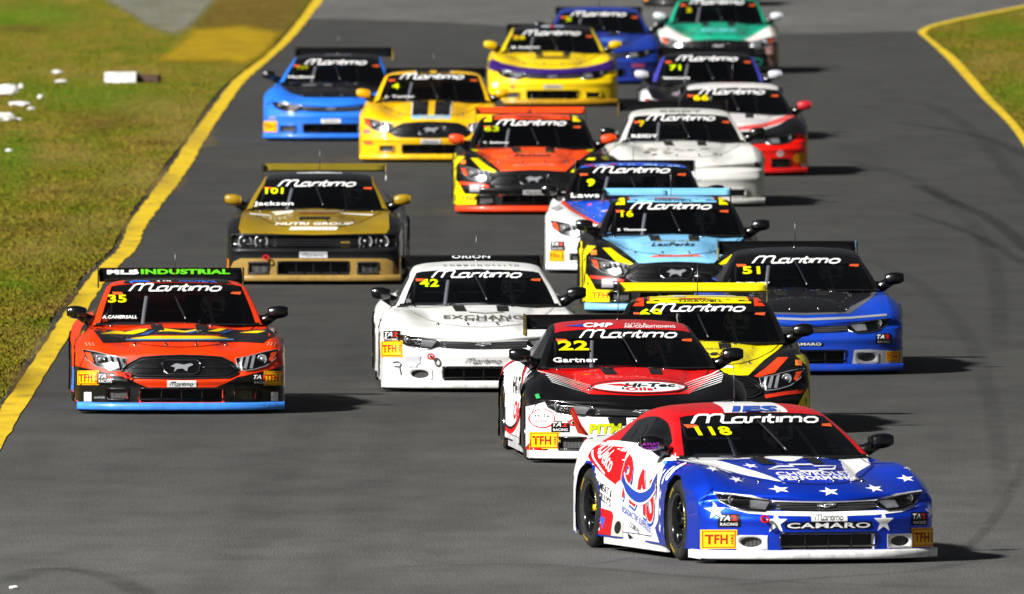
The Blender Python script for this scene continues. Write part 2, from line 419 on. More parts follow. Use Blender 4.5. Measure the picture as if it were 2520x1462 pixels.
def decal(mb, surf, bm, proj, m, off=.003, du=.045, dv=.02, maxlen=.4):
    """dice the flat shape, lay it on the surface, add it to mb"""
    xs = [v.co.x for v in bm.verts]; ys = [v.co.y for v in bm.verts]
    for lo, hi, st, ax in ((min(xs), max(xs), du, 0), (min(ys), max(ys), dv, 1)):
        k = math.floor(lo/st)+1
        while k*st < hi:
            no = (1, 0, 0) if ax == 0 else (0, 1, 0); co = (k*st, 0, 0) if ax == 0 else (0, k*st, 0)
            bmesh.ops.bisect_plane(bm, geom=bm.faces[:]+bm.edges[:]+bm.verts[:], plane_co=co, plane_no=no, dist=1e-6); k += 1
    bmesh.ops.triangulate(bm, faces=bm.faces[:])
    out = []; mp = {}
    for v in bm.verts:
        r = surf.cast(*PROJ[proj](v.co.x, v.co.y))
        if r: mp[v.index if v.index >= 0 else id(v)] = 0
        v.tag = bool(r)
        if r: v.co = r[0]+r[1]*off
    bm.verts.index_update(); fs = []; ids = {}
    for f in bm.faces:
        if all(v.tag for v in f.verts) and max(e.calc_length() for e in f.edges) < maxlen:
            t = []
            for v in f.verts:
                if v.index not in ids: ids[v.index] = len(out); out.append(tuple(v.co))
                t.append(ids[v.index])
            fs.append(tuple(t))
    bm.free()
    if fs: mb.add(out, fs, m)
def ribbon(pts, w, closed=False):
    pts = [np.array(p, float) for p in pts]; n = len(pts); L, R = [], []
    for i, p in enumerate(pts):
        a = pts[i-1] if (i or closed) else p; b = pts[(i+1) % n] if (i < n-1 or closed) else p
        d1 = p-a; d2 = b-p; d1 = d1/(np.linalg.norm(d1) or 1); d2 = d2/(np.linalg.norm(d2) or 1); d = d1+d2; d = d/(np.linalg.norm(d) or 1)
        nn = np.array([-d[1], d[0]]); c = abs(np.dot(nn, np.array([-d2[1], d2[0]]))) if i < n-1 or closed else abs(np.dot(nn, np.array([-d1[1], d1[0]])))
        k = w/2/max(c, .6); L.append(p+nn*k); R.append(p-nn*k)
    v = L+R; m = n if closed else n-1
    return v, [(i, (i+1) % n, n+(i+1) % n, n+i) for i in range(m)]
LOGO = [[(0, 0), (.12, .82), (.3, 1), (.75, 1), (.88, .85), (.88, 0)], [(.95, .82), (1.15, 1), (1.6, 1), (1.72, .85), (1.72, .18), (1.85, 0), (2.52, 0)],
        [(3.1, .62), (2.6, .62), (2.4, .48), (2.4, .14), (2.6, 0), (3.05, 0)], [(3.16, .68), (3.16, .12), (3.3, 0), (3.5, 0)],
        [(3.55, 0), (3.55, .66)], [(3.6, .5), (3.78, .62), (4.15, .62)], [(4.35, 0), (4.35, .66)], [(4.7, .95), (4.7, .16), (4.85, 0), (5.05, 0)], [(4.45, .62), (5.05, .62)],
        [(5.25, 0), (5.25, .66)], [(5.5, 0), (5.5, .66)], [(5.55, .52), (5.7, .62), (6.05, .62), (6.15, .5), (6.15, 0)], [(6.2, .52), (6.35, .62), (6.7, .62), (6.8, .5), (6.8, 0)]]
LOOP = [(7.1, .45), (7.1, .17), (7.3, 0), (7.75, 0), (7.95, .17), (7.95, .45), (7.75, .62), (7.3, .62)]
class Dec:
    """decals for one car"""
    def __init__(s, mbs, surfs): s.mb = mbs; s.sf = surfs; s.k = 0
    def lift(s, layer): s.k = (s.k+1) % 9; return .0026+.0018*layer+.00009*s.k
    def poly(s, pts, col, layer=0, proj='F', on='body', sym=False, dv=None, du=.045):
        m = V(col) if isinstance(col, str) and col not in MATS else col
        if layer == 0 and isinstance(col, str) and col not in MATS: m = P(col)
        for q in ([pts, [(-x, y) for x, y in pts[::-1]]] if sym else [pts]):
            decal(s.mb[on], s.sf[on], flat_poly(q), proj, m, s.lift(layer), min(du, .03) if proj in 'LR' else min(du, .022) if layer == 0 else du, dv or (.012 if proj == 'F' and layer else .007 if proj == 'F' else .03))
    def text(s, t, x, y, w, h, col, layer=3, proj='F', on='body', bold=.012, shear=0., rot=0., flip=False):
        v, f = flat_text(t, bold, shear); c, q = math.cos(rot), math.sin(rot)
        vv = [((a*w*c-b*h*q)*(-1 if flip else 1)+x, a*w*q+b*h*c+y) for a, b in v]
        decal(s.mb[on], s.sf[on], to_bm(vv, f), proj, V(col), s.lift(layer), .04, (.008 if on in ('body', 'roof') and .5 < y else .02) if proj == 'F' else .03)
    def logo(s, x, y, w, h, col, layer=3, proj='F', on='glass', sw=.19, sheary=.22, arc=0.):
        for st, cl in [(q, False) for q in LOGO]+[(LOOP, True)]:
            v, f = ribbon(st, sw, cl); u = []
            for a, b in v:
                X = (a-4+sheary*(b-.5)*2)/8.2*w; u.append((X+x, (b-.5)*h+y-arc*(X/w*2)**2))
            decal(s.mb[on], s.sf[on], to_bm(u, f), proj, V(col), s.lift(layer), .06, .02)
    def star(s, x, y, r, col='f2f2f2', proj='F', ky=1., layer=2, rot=0., on='body'):
        p = [(x+(r if i % 2 == 0 else r*.40)*math.cos(rot+math.pi/2+i*math.pi/5), y+ky*(r if i % 2 == 0 else r*.40)*math.sin(rot+math.pi/2+i*math.pi/5)) for i in range(10)]
        s.poly(p, col, layer, proj, on, du=.2, dv=.01 if proj == 'F' else .05)
    def ell(s, x, y, rx, ry, col, layer=2, proj='F', on='body', n=24):
        s.poly([(x+rx*math.cos(2*math.pi*i/n), y+ry*math.sin(2*math.pi*i/n)) for i in range(n)], col, layer, proj, on)
    def rect(s, x, y, w, h, col, layer=2, proj='F', on='body', sk=0.):
        s.poly([(x-w/2-sk, y-h/2), (x+w/2-sk, y-h/2), (x+w/2+sk, y+h/2), (x-w/2+sk, y+h/2)], col, layer, proj, on)

# ------------------------------------------------------------------ ground, track, grass, painted lines
def tex_mat(name, fn):
    m = bpy.data.materials.new(name); m.use_nodes = True; fn(m.node_tree.nodes, m.node_tree.links, m.node_tree.nodes['Principled BSDF']); MATS[name] = m; return m
def noise(N, L, co, scale, detail=6, rough=.6, sc=(1, 1, 1), loc=(0, 0, 0)):
    mp = N.new('ShaderNodeMapping'); mp.inputs['Scale'].default_value = sc; mp.inputs['Location'].default_value = loc; L.new(co, mp.inputs[0])
    n = N.new('ShaderNodeTexNoise'); n.inputs['Scale'].default_value = scale; n.inputs['Detail'].default_value = detail; n.inputs['Roughness'].default_value = rough; L.new(mp.outputs[0], n.inputs['Vector']); return n.outputs[0]
def ramp(N, L, fac, stops):
    r = N.new('ShaderNodeValToRGB'); e = r.color_ramp.elements
    while len(e) < len(stops): e.new(.5)
    for k, (p, c) in zip(e, stops): k.position = p; k.color = (*srgb(c), 1)
    L.new(fac, r.inputs[0]); return r.outputs[0]
def mixc(N, L, fac, a, b, mode='MIX'):
    x = N.new('ShaderNodeMix'); x.data_type = 'RGBA'; x.blend_type = mode
    if isinstance(fac, (int, float)): x.inputs[0].default_value = fac
    else: L.new(fac, x.inputs[0])
    L.new(a, x.inputs[6]); L.new(b, x.inputs[7]); return x.outputs[2]
def asphalt(lo, mid, hi, along=None):
    def f(N, L, b):
        co = N.new('ShaderNodeTexCoord').outputs['Object']
        big = ramp(N, L, noise(N, L, co, .22, 5, .55, (1, .22, 1)), [(.32, lo), (.5, mid), (.68, hi)])
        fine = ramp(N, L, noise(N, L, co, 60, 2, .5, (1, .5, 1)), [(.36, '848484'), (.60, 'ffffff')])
        if along:  # floodlight fall-off painted into the base colour, brightest at the near end
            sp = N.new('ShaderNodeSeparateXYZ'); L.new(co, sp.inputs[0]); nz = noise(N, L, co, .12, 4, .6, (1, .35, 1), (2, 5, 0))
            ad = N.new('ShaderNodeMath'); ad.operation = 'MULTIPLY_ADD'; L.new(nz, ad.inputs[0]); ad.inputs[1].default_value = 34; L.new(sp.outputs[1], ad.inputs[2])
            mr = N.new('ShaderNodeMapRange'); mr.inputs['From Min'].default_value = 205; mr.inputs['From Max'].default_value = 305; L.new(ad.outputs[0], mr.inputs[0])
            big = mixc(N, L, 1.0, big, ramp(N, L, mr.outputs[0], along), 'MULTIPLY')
        patch = ramp(N, L, noise(N, L, co, 1.3, 6, .65, (1, .3, 1), (4, 9, 0)), [(.35, 'dcdcdc'), (.6, 'ffffff')])
        o = mixc(N, L, 1.0, big, fine, 'MULTIPLY'); o = mixc(N, L, 1.0, o, patch, 'MULTIPLY'); L.new(o, b.inputs['Base Color'])
        b.inputs['Roughness'].default_value = .85; b.inputs['Specular IOR Level'].default_value = .3
        bp = N.new('ShaderNodeBump'); bp.inputs['Strength'].default_value = .5; bp.inputs['Distance'].default_value = .01; L.new(noise(N, L, co, 90, 3, .6), bp.inputs['Height']); L.new(bp.outputs[0], b.inputs['Normal'])
    return f
tex_mat('asphalt', asphalt('696967', '6e6e6b', '737370', [(0, 'f4f4f4'), (.20, 'dedede'), (.45, 'b0b0b0'), (1, 'a8a8a8')]))  # last ramp: painted fall-off of the floodlights with distance
tex_mat('pale_asphalt', asphalt('626261', '6c6c6a', '767673'))
tex_mat('edge_asphalt', asphalt('32302e', '3c3937', '48443f'))
def grassf(N, L, b):
    co = N.new('ShaderNodeTexCoord').outputs['Object']
    a = ramp(N, L, noise(N, L, co, .55, 7, .62, (1, .16, 1)), [(.30, '62760f'), (.42, '827f17'), (.54, '948428'), (.68, 'a68e46')])
    f = ramp(N, L, noise(N, L, co, 9, 8, .8, (1, .30, 1)), [(.34, '8a8a80'), (.64, 'ffffff')])
    g = ramp(N, L, noise(N, L, co, 1.6, 5, .6, (1, .12, 1), (3, 1, 0)), [(.42, '6a8014'), (.60, 'a08a36')])
    o = mixc(N, L, .42, a, g); o = mixc(N, L, 1., o, f, 'MULTIPLY'); L.new(o, b.inputs['Base Color']); b.inputs['Roughness'].default_value = .95; b.inputs['Specular IOR Level'].default_value = .1
    bp = N.new('ShaderNodeBump'); bp.inputs['Strength'].default_value = .9; bp.inputs['Distance'].default_value = .05; L.new(noise(N, L, co, 14, 5, .7), bp.inputs['Height']); L.new(bp.outputs[0], b.inputs['Normal'])
tex_mat('grass', grassf)
def linef(N, L, b):
    co = N.new('ShaderNodeTexCoord').outputs['Object']
    o = ramp(N, L, noise(N, L, co, 3.0, 8, .7, (1, .3, 1)), [(.27, '5c553c'), (.36, 'a88c08'), (.46, 'c8a800'), (.7, 'dcbc00')]); L.new(o, b.inputs['Base Color']); b.inputs['Roughness'].default_value = .7
tex_mat('yellow_line', linef)
def worn(N, L, b):
    co = N.new('ShaderNodeTexCoord').outputs['Object']
    n = noise(N, L, co, 1.1, 8, .7, (.6, .5, 1)); o = ramp(N, L, n, [(.34, '4a4a10'), (.5, '8e6a10'), (.66, 'a8800c')]); L.new(o, b.inputs['Base Color']); b.inputs['Roughness'].default_value = .9
tex_mat('worn_paint', worn)
def concf(N, L, b):
    co = N.new('ShaderNodeTexCoord').outputs['Object']; L.new(ramp(N, L, noise(N, L, co, 1.2, 6, .6, (1, .2, 1)), [(.3, '5c5a50'), (.7, '86857c')]), b.inputs['Base Color']); b.inputs['Roughness'].default_value = .9
tex_mat('concrete', concf)

def sheet(name, pts, z, m, kind='structure', thick=0.):
    bm = bmesh.new(); f = bm.faces.new([bm.verts.new((p[0], p[1], z)) for p in pts])
    if f.normal.z < 0: f.normal_flip()
    bmesh.ops.triangulate(bm, faces=[f]); bm.normal_update()
    for q in bm.faces:
        if q.normal.z < 0: q.normal_flip()
    me = bpy.data.meshes.new(name); bm.to_mesh(me); bm.free(); me.materials.append(MATS[m]); o = bpy.data.objects.new(name, me); COL.objects.link(o); o['kind'] = kind; return o
def jag(pts, amp, n=6):
    out = []
    for a, b in zip(pts, pts[1:]):
        for k in range(n):
            t = k/n; out.append((a[0]+(b[0]-a[0])*t+random.uniform(-amp, amp), a[1]+(b[1]-a[1])*t))
    return out+[pts[-1]]
def cr(pts, n=8):
    P_ = [pts[0]]+pts+[pts[-1]]; out = []
    for i in range(1, len(P_)-2):
        for k in range(n):
            t = k/n; q = [np.array(P_[i+d]) for d in (-1, 0, 1, 2)]
            out.append(tuple(.5*((2*q[1])+(-q[0]+q[2])*t+(2*q[0]-5*q[1]+4*q[2]-q[3])*t*t+(-q[0]+3*q[1]-3*q[2]+q[3])*t**3)))
    return out+[tuple(pts[-1])]
sheet('ground', [(-1500, -400), (1500, -400), (1500, 3000), (-1500, 3000)], -.02, 'grass')
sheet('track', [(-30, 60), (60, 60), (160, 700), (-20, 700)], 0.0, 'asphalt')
far = [gpt(x, y) for x, y in ((560, 40), (1100, 56), (1500, 80), (1960, 84), (2262, 78), (2600, 60))]
sheet('far_track', [(p.x, p.y) for p in far]+[(160, 690), (-20, 690)], .004, 'pale_asphalt')  # paler asphalt sheet over the far end of the track
Ll = [(-330, 1480), (0, 1012), (208, 700), (290, 615), (322, 547), (414, 421), (469, 337), (526, 261), (576, 198), (650, 139), (707, 84), (770, 0), (850, -110)]
Lr = [(-240, 1480), (0, 1104), (255, 700), (334, 615), (366, 547), (461, 421), (509, 337), (560, 261), (606, 198), (673, 139), (730, 84), (795, 0), (875, -110)]
G2 = lambda pts: [tuple(gpt(*p)[:2]) for p in pts]
le, ri = cr(G2(Ll)), cr(G2(Lr)); lj, rj = jag(le, .013, 4), jag(ri, .013, 4)
sheet('track_edge_line', lj+rj[::-1], .008, 'yellow_line')
offs = [26, 24, 22, 14, 14, 20, 6, 16, 9, 5, 5, 5, 5]
ge = jag(cr(G2([(x-o+random.uniform(-3, 3), y) for (x, y), o in zip(Ll, offs)]), 6), .012, 3)
sheet('verge_strip', ge+le[::-1], .004, 'edge_asphalt')
sheet('grass_verge', ge+[(-90, ge[-1][1]), (-90, ge[0][1])], .022, 'grass')
R_out = [(2700, 640), (2620, 520), (2520, 361), (2478, 303), (2412, 237), (2336, 152), (2288, 106), (2261, 83), (2262, 76), (2296, 61), (2387, 40), (2520, 14), (2700, -20)]
R_in = [(2720, 590), (2630, 485), (2520, 328), (2482, 284), (2437, 237), (2362, 152), (2306, 108), (2280, 86), (2283, 77), (2306, 66), (2392, 46), (2524, 20), (2705, -12)]
ro, rn = cr(G2(R_out), 6), cr(G2(R_in), 6)
sheet('infield_edge_line', ro+rn[::-1], .008, 'yellow_line')
sheet('grass_infield', rn+[(70, rn[-1][1]), (70, rn[0][1])], .022, 'grass')
# soft-edged patches on the verge: concrete, worn paint, bare earth, greener and drier turf
def patchm(name, c0, c1, rough=.95, dens=1.0):
    def f(N, L, b):
        co = N.new('ShaderNodeTexCoord').outputs['Object']; n = noise(N, L, co, 1.4, 8, .72, (1, .22, 1)); L.new(ramp(N, L, n, [(.35, c0), (.65, c1)]), b.inputs['Base Color'])
        b.inputs['Roughness'].default_value = rough; b.inputs['Specular IOR Level'].default_value = .15
        a = N.new('ShaderNodeAttribute'); a.attribute_name = 'fade'; n2 = noise(N, L, co, 2.2, 9, .75, (1, .20, 1), (7, 3, 0))
        s = N.new('ShaderNodeMath'); s.operation = 'ADD'; L.new(a.outputs['Fac'], s.inputs[0]); L.new(n2, s.inputs[1])
        r = N.new('ShaderNodeMapRange'); r.inputs['From Min'].default_value = .66; r.inputs['From Max'].default_value = 1.5; r.inputs['To Max'].default_value = dens; L.new(s.outputs[0], r.inputs[0]); L.new(r.outputs[0], b.inputs['Alpha'])
    return tex_mat(name, f)
patchm('pad_concrete', '6c6c60', '8a8a80', dens=.7); patchm('worn_yellow', '8c7410', 'a88a00', dens=.92); patchm('earth', '5c4618', '7a6228', dens=.6); patchm('lush', '4e7a08', '6a840e', dens=.6); patchm('dry', '94803a', 'a8904a', dens=.45)
def patch_sheet(name, pts, z, m, soft=14):
    P_ = np.array(pts, float); x0, y0 = P_.min(0)-soft; x1, y1 = P_.max(0)+soft; nx, ny = max(8, int((x1-x0)/5)), max(6, int((y1-y0)/3))
    vs, fd = [], []
    for j in range(ny+1):
        for i in range(nx+1):
            x, y = x0+(x1-x0)*i/nx, y0+(y1-y0)*j/ny; ins = False; dm = 1e9
            for k in range(len(P_)):
                a, b = P_[k-1], P_[k]
                if (a[1] > y) != (b[1] > y) and x < (b[0]-a[0])*(y-a[1])/(b[1]-a[1])+a[0]: ins = not ins
                d = b-a; t = max(0, min(1, ((x-a[0])*d[0]+(y-a[1])*d[1])/max(1e-9, d @ d))); dm = min(dm, math.hypot(x-a[0]-d[0]*t, (y-a[1]-d[1]*t)*2))
            f = dm if ins else -dm; vs.append(tuple(gpt(x, y, z))); fd.append(max(0, min(1, .5+f/soft/2)) if i not in (0, nx) and j not in (0, ny) else 0)
    fs = [(j*(nx+1)+i, j*(nx+1)+i+1, (j+1)*(nx+1)+i+1, (j+1)*(nx+1)+i) for j in range(ny) for i in range(nx)]
    me = bpy.data.meshes.new(name); me.from_pydata(vs, [], [f[::-1] for f in fs]); at = me.attributes.new('fade', 'FLOAT', 'POINT'); at.data.foreach_set('value', fd)
    me.materials.append(MATS[m]); o = bpy.data.objects.new(name, me); COL.objects.link(o); o['kind'] = 'structure'
patch_sheet('run_off_pad', [(230, -34), (548, -30), (530, 0), (470, 64), (430, 84), (370, 66), (320, 34), (270, 6)], .0265, 'pad_concrete', 16)
patch_sheet('bare_earth', [(480, 60), (534, 0), (770, -20), (740, 30), (705, 70), (640, 125), (520, 110)], .030, 'earth', 24)
patch_sheet('worn_paint_patch', [(385, 150), (440, 110), (480, 72), (600, 62), (690, 80), (668, 112), (640, 140), (600, 158), (560, 150), (480, 152)], .034, 'worn_yellow', 18)
k = 0
for cx, cy, rx, ry, m in ((60, 40, 150, 34, 'lush'), (200, 228, 190, 22, 'lush'), (40, 400, 60, 60, 'lush'), (300, 255, 140, 22, 'lush'), (400, 265, 110, 26, 'dry'), (440, 330, 70, 30, 'dry'), (330, 440, 90, 40, 'dry'), (260, 300, 80, 16, 'earth'), (380, 350, 60, 5, 'earth'),
                          (120, 560, 170, 8, 'earth'), (150, 548, 40, 7, 'earth'), (60, 70, 60, 7, 'earth'), (200, 470, 110, 5, 'earth'), (230, 555, 90, 26, 'dry'), (90, 620, 90, 30, 'dry'), (120, 735, 70, 22, 'earth'), (60, 830, 60, 40, 'dry'), (40, 700, 60, 24, 'lush'), (160, 380, 90, 28, 'dry'),
                          (2480, 70, 80, 20, 'lush'), (2440, 150, 70, 18, 'dry'), (2500, 230, 50, 26, 'lush'), (30, 930, 60, 26, 'earth')):
    k += 1; patch_sheet('turf_patch', [(cx+rx*math.cos(t)*(1+.2*math.sin(3*t+k)), cy+ry*math.sin(t)*(1+.2*math.cos(2*t+k))) for t in [2*math.pi*i/14 for i in range(14)]], .024+.0003*k, m, 55 if ry > 12 else 14)
# grass blades: far past counting, one object
def blades(name, P2, seed, hmin=.010, hmax=.034):
    rs = np.random.RandomState(seed); n = len(P2); th = rs.rand(n)*math.pi; w = .004+.006*rs.rand(n); h = hmin+(hmax-hmin)*rs.rand(n)**2; lx, ly = (rs.rand(n)-.5)*.05, (rs.rand(n)-.5)*.05
    c, s = np.cos(th)*w, np.sin(th)*w; z = np.full(n, .02)
    v = np.stack([np.stack([P2[:, 0]-c, P2[:, 1]-s, z], 1), np.stack([P2[:, 0]+c, P2[:, 1]+s, z], 1), np.stack([P2[:, 0]+lx, P2[:, 1]+ly, z+h], 1)], 1).reshape(-1, 3)
    me = bpy.data.meshes.new(name); me.vertices.add(3*n); me.vertices.foreach_set('co', v.ravel()); me.loops.add(3*n); me.loops.foreach_set('vertex_index', np.arange(3*n)); me.polygons.add(n); me.polygons.foreach_set('loop_start', np.arange(0, 3*n, 3)); me.polygons.foreach_set('loop_total', np.full(n, 3)); me.update(); me.validate()
    nm = np.tile(np.array([-.25, -.35, .9]), (3*n, 1))+(rs.rand(3*n, 3)-.5)*.5; nm /= np.linalg.norm(nm, axis=1)[:, None]; me.normals_split_custom_set_from_vertices(nm.tolist())
    me.materials.append(MATS['grass_blade']); o = bpy.data.objects.new(name, me); COL.objects.link(o); o['kind'] = 'stuff'; return o
def rowd(y): return FPX*HCAM/(y+970.0)
def bladef(N, L, b):
    grassf(N, L, b)
    for l in list(L):
        if l.to_socket == b.inputs['Normal']: L.remove(l)
tex_mat('grass_blade', bladef)
rs = np.random.RandomState(5); n = 150000; yy = -20+rs.rand(n)**.8*1180; d = rowd(yy)
gp = np.array(ge); o_ = np.argsort(gp[:, 1]); xe = np.interp(d, gp[o_, 1], gp[o_, 0])+rs.randn(n)*.05-.02; xl = -1330.0/FPX*d
keep = xe > xl; X = xl+(xe-xl)*rs.rand(n); blades('verge_grass', np.stack([X, d], 1)[keep], 1)
poly = np.array(R_in+[(2730, -12)], float); xy = np.stack([2270+rs.rand(90000)*330, rs.rand(90000)*560], 1); ins = np.zeros(len(xy), bool)
for k in range(len(poly)):
    a, b = poly[k-1], poly[k]; cnd = (a[1] > xy[:, 1]) != (b[1] > xy[:, 1])
    with np.errstate(divide='ignore', invalid='ignore'): ins ^= cnd & (xy[:, 0] < (b[0]-a[0])*(xy[:, 1]-a[1])/(b[1]-a[1])+a[0])
xy = xy[ins]; d = rowd(xy[:, 1]); blades('infield_grass', np.stack([(xy[:, 0]-1260)/FPX*d, d], 1), 2)
# tyre marks: ribbons whose darkness fades to the sides
def markm(N, L, b):
    a = N.new('ShaderNodeAttribute'); a.attribute_name = 'fade'; b.inputs['Base Color'].default_value = (.018, .018, .018, 1); b.inputs['Roughness'].default_value = .7
    co = N.new('ShaderNodeTexCoord').outputs['Object']; n = ramp(N, L, noise(N, L, co, 3, 5, .7, (1, .3, 1)), [(.3, '606060'), (.7, 'ffffff')])
    m = N.new('ShaderNodeMath'); m.operation = 'MULTIPLY'; L.new(a.outputs['Fac'], m.inputs[0]); L.new(n, m.inputs[1]); L.new(m.outputs[0], b.inputs['Alpha'])
tex_mat('tyre_rubber_mark', markm)
def marks(paths):
    vs, fs, fd = [], [], []
    for pts, w, st in paths:
        c = cr(G2(pts), 8); n = len(c)
        for i, p in enumerate(c):
            a = np.array(c[max(i-1, 0)]); b = np.array(c[min(i+1, n-1)]); d = (b-a)/np.linalg.norm(b-a); nn = np.array([-d[1], d[0]]); e = min(1, i/3, (n-1-i)/3)
            for k, f in ((-1, 0), (-.4, 1), (.4, 1), (1, 0)): q = np.array(p)+nn*w*k; vs.append((q[0], q[1], .0055)); fd.append(f*st*e)
            if i: o = len(vs)-8; fs += [(o+j, o+j+1, o+j+5, o+j+4) for j in range(3)]
    me = bpy.data.meshes.new('tyre_marks'); me.from_pydata(vs, [], fs); at = me.attributes.new('fade', 'FLOAT', 'POINT'); at.data.foreach_set('value', fd)
    me.materials.append(MATS['tyre_rubber_mark']); o = bpy.data.objects.new('tyre_marks', me); COL.objects.link(o); o['kind'] = 'structure'
marks([([(2300, 1390), (2400, 1330), (2470, 1240), (2530, 1120)], .07, .30), ([(1440, 1390), (1500, 1384), (1560, 1372), (1600, 1378)], .05, .4),
       ([(1100, 420), (1040, 600), (860, 900), (640, 1240), (500, 1500)], .30, .12), ([(1180, 560), (1100, 800), (960, 1100), (820, 1480)], .28, .11),
       ([(2250, 455), (2330, 490), (2420, 530), (2480, 570), (2560, 640)], .13, .8), ([(2230, 520), (2350, 560), (2440, 600), (2540, 665)], .10, .5),
       ([(2080, 395), (2200, 425), (2300, 470), (2400, 560), (2450, 680), (2460, 860)], .14, .25), ([(2200, 300), (2330, 320), (2440, 345), (2560, 400)], .16, .45),
       ([(2250, 250), (2330, 280), (2420, 350), (2560, 520)], .16, .3), ([(2140, 640), (2260, 700), (2380, 830), (2440, 1000), (2470, 1250)], .12, .22),
       ([(900, 1400), (1300, 1390), (1700, 1420), (2100, 1440), (2500, 1450)], .12, .25), ([(0, 1440), (120, 1400), (260, 1420), (420, 1500)], .16, .3),
       ([(1700, 1450), (2000, 1425), (2300, 1400), (2530, 1340)], .12, .25)])
# small polystyrene debris lying on the verge
foam = mat('foam', 'd8d8d8', .8); foamb = mat('foam_brown', '4a3428', .85)
def lump(mb, c, s, m, seed):
    rnd = random.Random(seed); bm = bmesh.new(); bmesh.ops.create_icosphere(bm, subdivisions=2, radius=1)
    for v in bm.verts:
        k = 1+rnd.uniform(-.22, .22); v.co = Vector((v.co.x*s[0]*k, v.co.y*s[1]*k, max(-.9, v.co.z)*s[2]*k))+Vector(c)
    bm.verts.index_update(); mb.add([v.co for v in bm.verts], [tuple(v.index for v in f.verts) for f in bm.faces], m, True); bm.free()
def foam_piece(px, py, w, h, seed, label, grp='scraps of white foam on the grass verge'):
    g = gpt(px, py+h/2); k = (py+h/2+970)/HCAM; a, b = w/k/2, h/k/2
    mb = MB(); lump(mb, (0, 0, b*.8), (a, a*.8, b), foam, seed)
    o = mb.build('foam_scrap'); o.location = (g.x, g.y, .022); tag(o, label, 'debris', grp)
g = gpt(300, 206); k = (206+970)/HCAM; mb = MB(); wd, hh = 78/k, 24/k
def slab(c, d, m, seed):
    bm = bmesh.new(); bmesh.ops.create_cube(bm, size=1); bmesh.ops.subdivide_edges(bm, edges=bm.edges[:], cuts=4, use_grid_fill=True); rnd = random.Random(seed)
    for v in bm.verts: v.co = Vector((v.co.x*d[0], v.co.y*d[1], v.co.z*d[2]))+Vector(c)+Vector([rnd.uniform(-.008, .008) for _ in range(3)])
    bm.verts.index_update(); mb.add([v.co for v in bm.verts], [tuple(v.index for v in f.verts) for f in bm.faces], m, True); bm.free()
slab((0, 0, hh/2), (wd, .5, hh), foam, 3); slab((wd/2+.15, .12, hh*.40), (.36, .45, hh*.74), foamb, 4)
o = mb.build('foam_block'); o.location = (g.x, g.y, .022); o.rotation_euler[2] = -.1; tag(o, 'long white foam block with a brown end lying on the grass by the edge line', 'debris')
for i, (x, y, w, h, l) in enumerate([
    (18, 223, 64, 30, 'largest white foam lump, cut by the left edge of the photo'), (140, 180, 26, 11, 'white foam scrap highest up, left of the long foam block'),
    (150, 203, 30, 9, 'flat white foam scrap just below the highest scrap'), (52, 215, 16, 12, 'small white foam scrap touching the right of the largest lump'),
    (101, 241, 18, 12, 'single white foam scrap right of the largest lump'), (48, 258, 56, 14, 'wide crumbled white foam scrap below the largest lump'),
    (76, 270, 20, 9, 'small white foam scrap at the right end of the crumbled one'), (12, 290, 46, 24, 'greyish foam lump lowest at the left edge of the photo'),
    (44, 297, 20, 9, 'little white foam scrap beside the greyish lump'), (22, 373, 18, 7, 'lone white foam scrap well below all the others on the grass')]):
    foam_piece(x, y, w, h, i+11, l)
g = gpt(34, 1450); mb = MB(); lump(mb, (0, 0, .012), (.035, .03, .016), foam, 91); o = mb.build('foam_scrap'); o.location = (g.x, g.y, .001); tag(o, 'tiny pale scrap alone on the dark track at the bottom left corner', 'debris', 'scraps of white foam on the grass verge')

# ------------------------------------------------------------------ shared car pieces
def stickers(D, kind, tfh=((-.86, .20), (.86, .20)), ta2=((-.72, .31), (.72, .31)), plate=(0, .36), tw=.24, th=.15, pw=.27, plate_bg='e8e8e8', plate_fg='23242a'):
    for x, y in tfh:
        D.rect(x, y, tw, th, 'f2b705', 2); D.rect(x, y, tw-.02, th-.018, 'c2321a', 3); D.rect(x, y, tw-.034, th-.032, 'f2b705', 4)
        D.text('TFH', x-.02, y, tw*.62, th*.5, '9a1207', 5, bold=.03); D.text('HIRE', x+tw*.36, y, th*.5, .022, '33100a', 5, rot=math.pi/2)
    for x, y in ta2:
        D.rect(x, y, .155, .10, '0b0b0c', 2); D.text('TA', x-.03, y+.018, .07, .036, 'eeeeee', 3, shear=.3); D.text('2', x+.035, y+.018, .04, .036, 'd8281c', 3, bold=.03); D.text('RACING', x, y-.027, .12, .022, 'eeeeee', 3)
    if plate:
        D.rect(plate[0], plate[1], pw, .058, plate_bg, 2); D.logo(plate[0], plate[1], pw*.8, .036, plate_fg, 3, on='body', sw=.16)
def camera_bits(): pass

HL = {'camaro': [(-.83, .555), (-.72, .545), (-.58, .525), (-.44, .50), (-.40, .475), (-.42, .43), (-.50, .405), (-.62, .415), (-.73, .445), (-.80, .49)],
      'mustang': [(-.905, .60), (-.78, .575), (-.62, .535), (-.50, .515), (-.515, .455), (-.555, .40), (-.66, .41), (-.78, .445), (-.87, .51)]}
GR = {'camaro': [(-.44, .485), (-.2, .478), (0, .472), (.2, .478), (.44, .485), (.40, .425), (.2, .412), (0, .408), (-.2, .412), (-.40, .425)],
      'mustang': [(-.37, .525), (-.18, .54), (0, .545), (.18, .54), (.37, .525), (.47, .48), (.545, .415), (.52, .375), (.44, .335), (0, .325), (-.44, .335), (-.52, .375), (-.545, .415), (-.47, .48)],
      'challenger': [(-.90, .545), (-.45, .54), (0, .525), (.45, .54), (.90, .545), (.90, .42), (.5, .405), (0, .395), (-.5, .405), (-.90, .42)]}
def on_surf(surf, pts, proj='F', off=.006):
    out = []
    for x, y in pts:
        r = surf.cast(*PROJ[proj](x, y))
        if r: out.append(r[0]+r[1]*off)
    return out
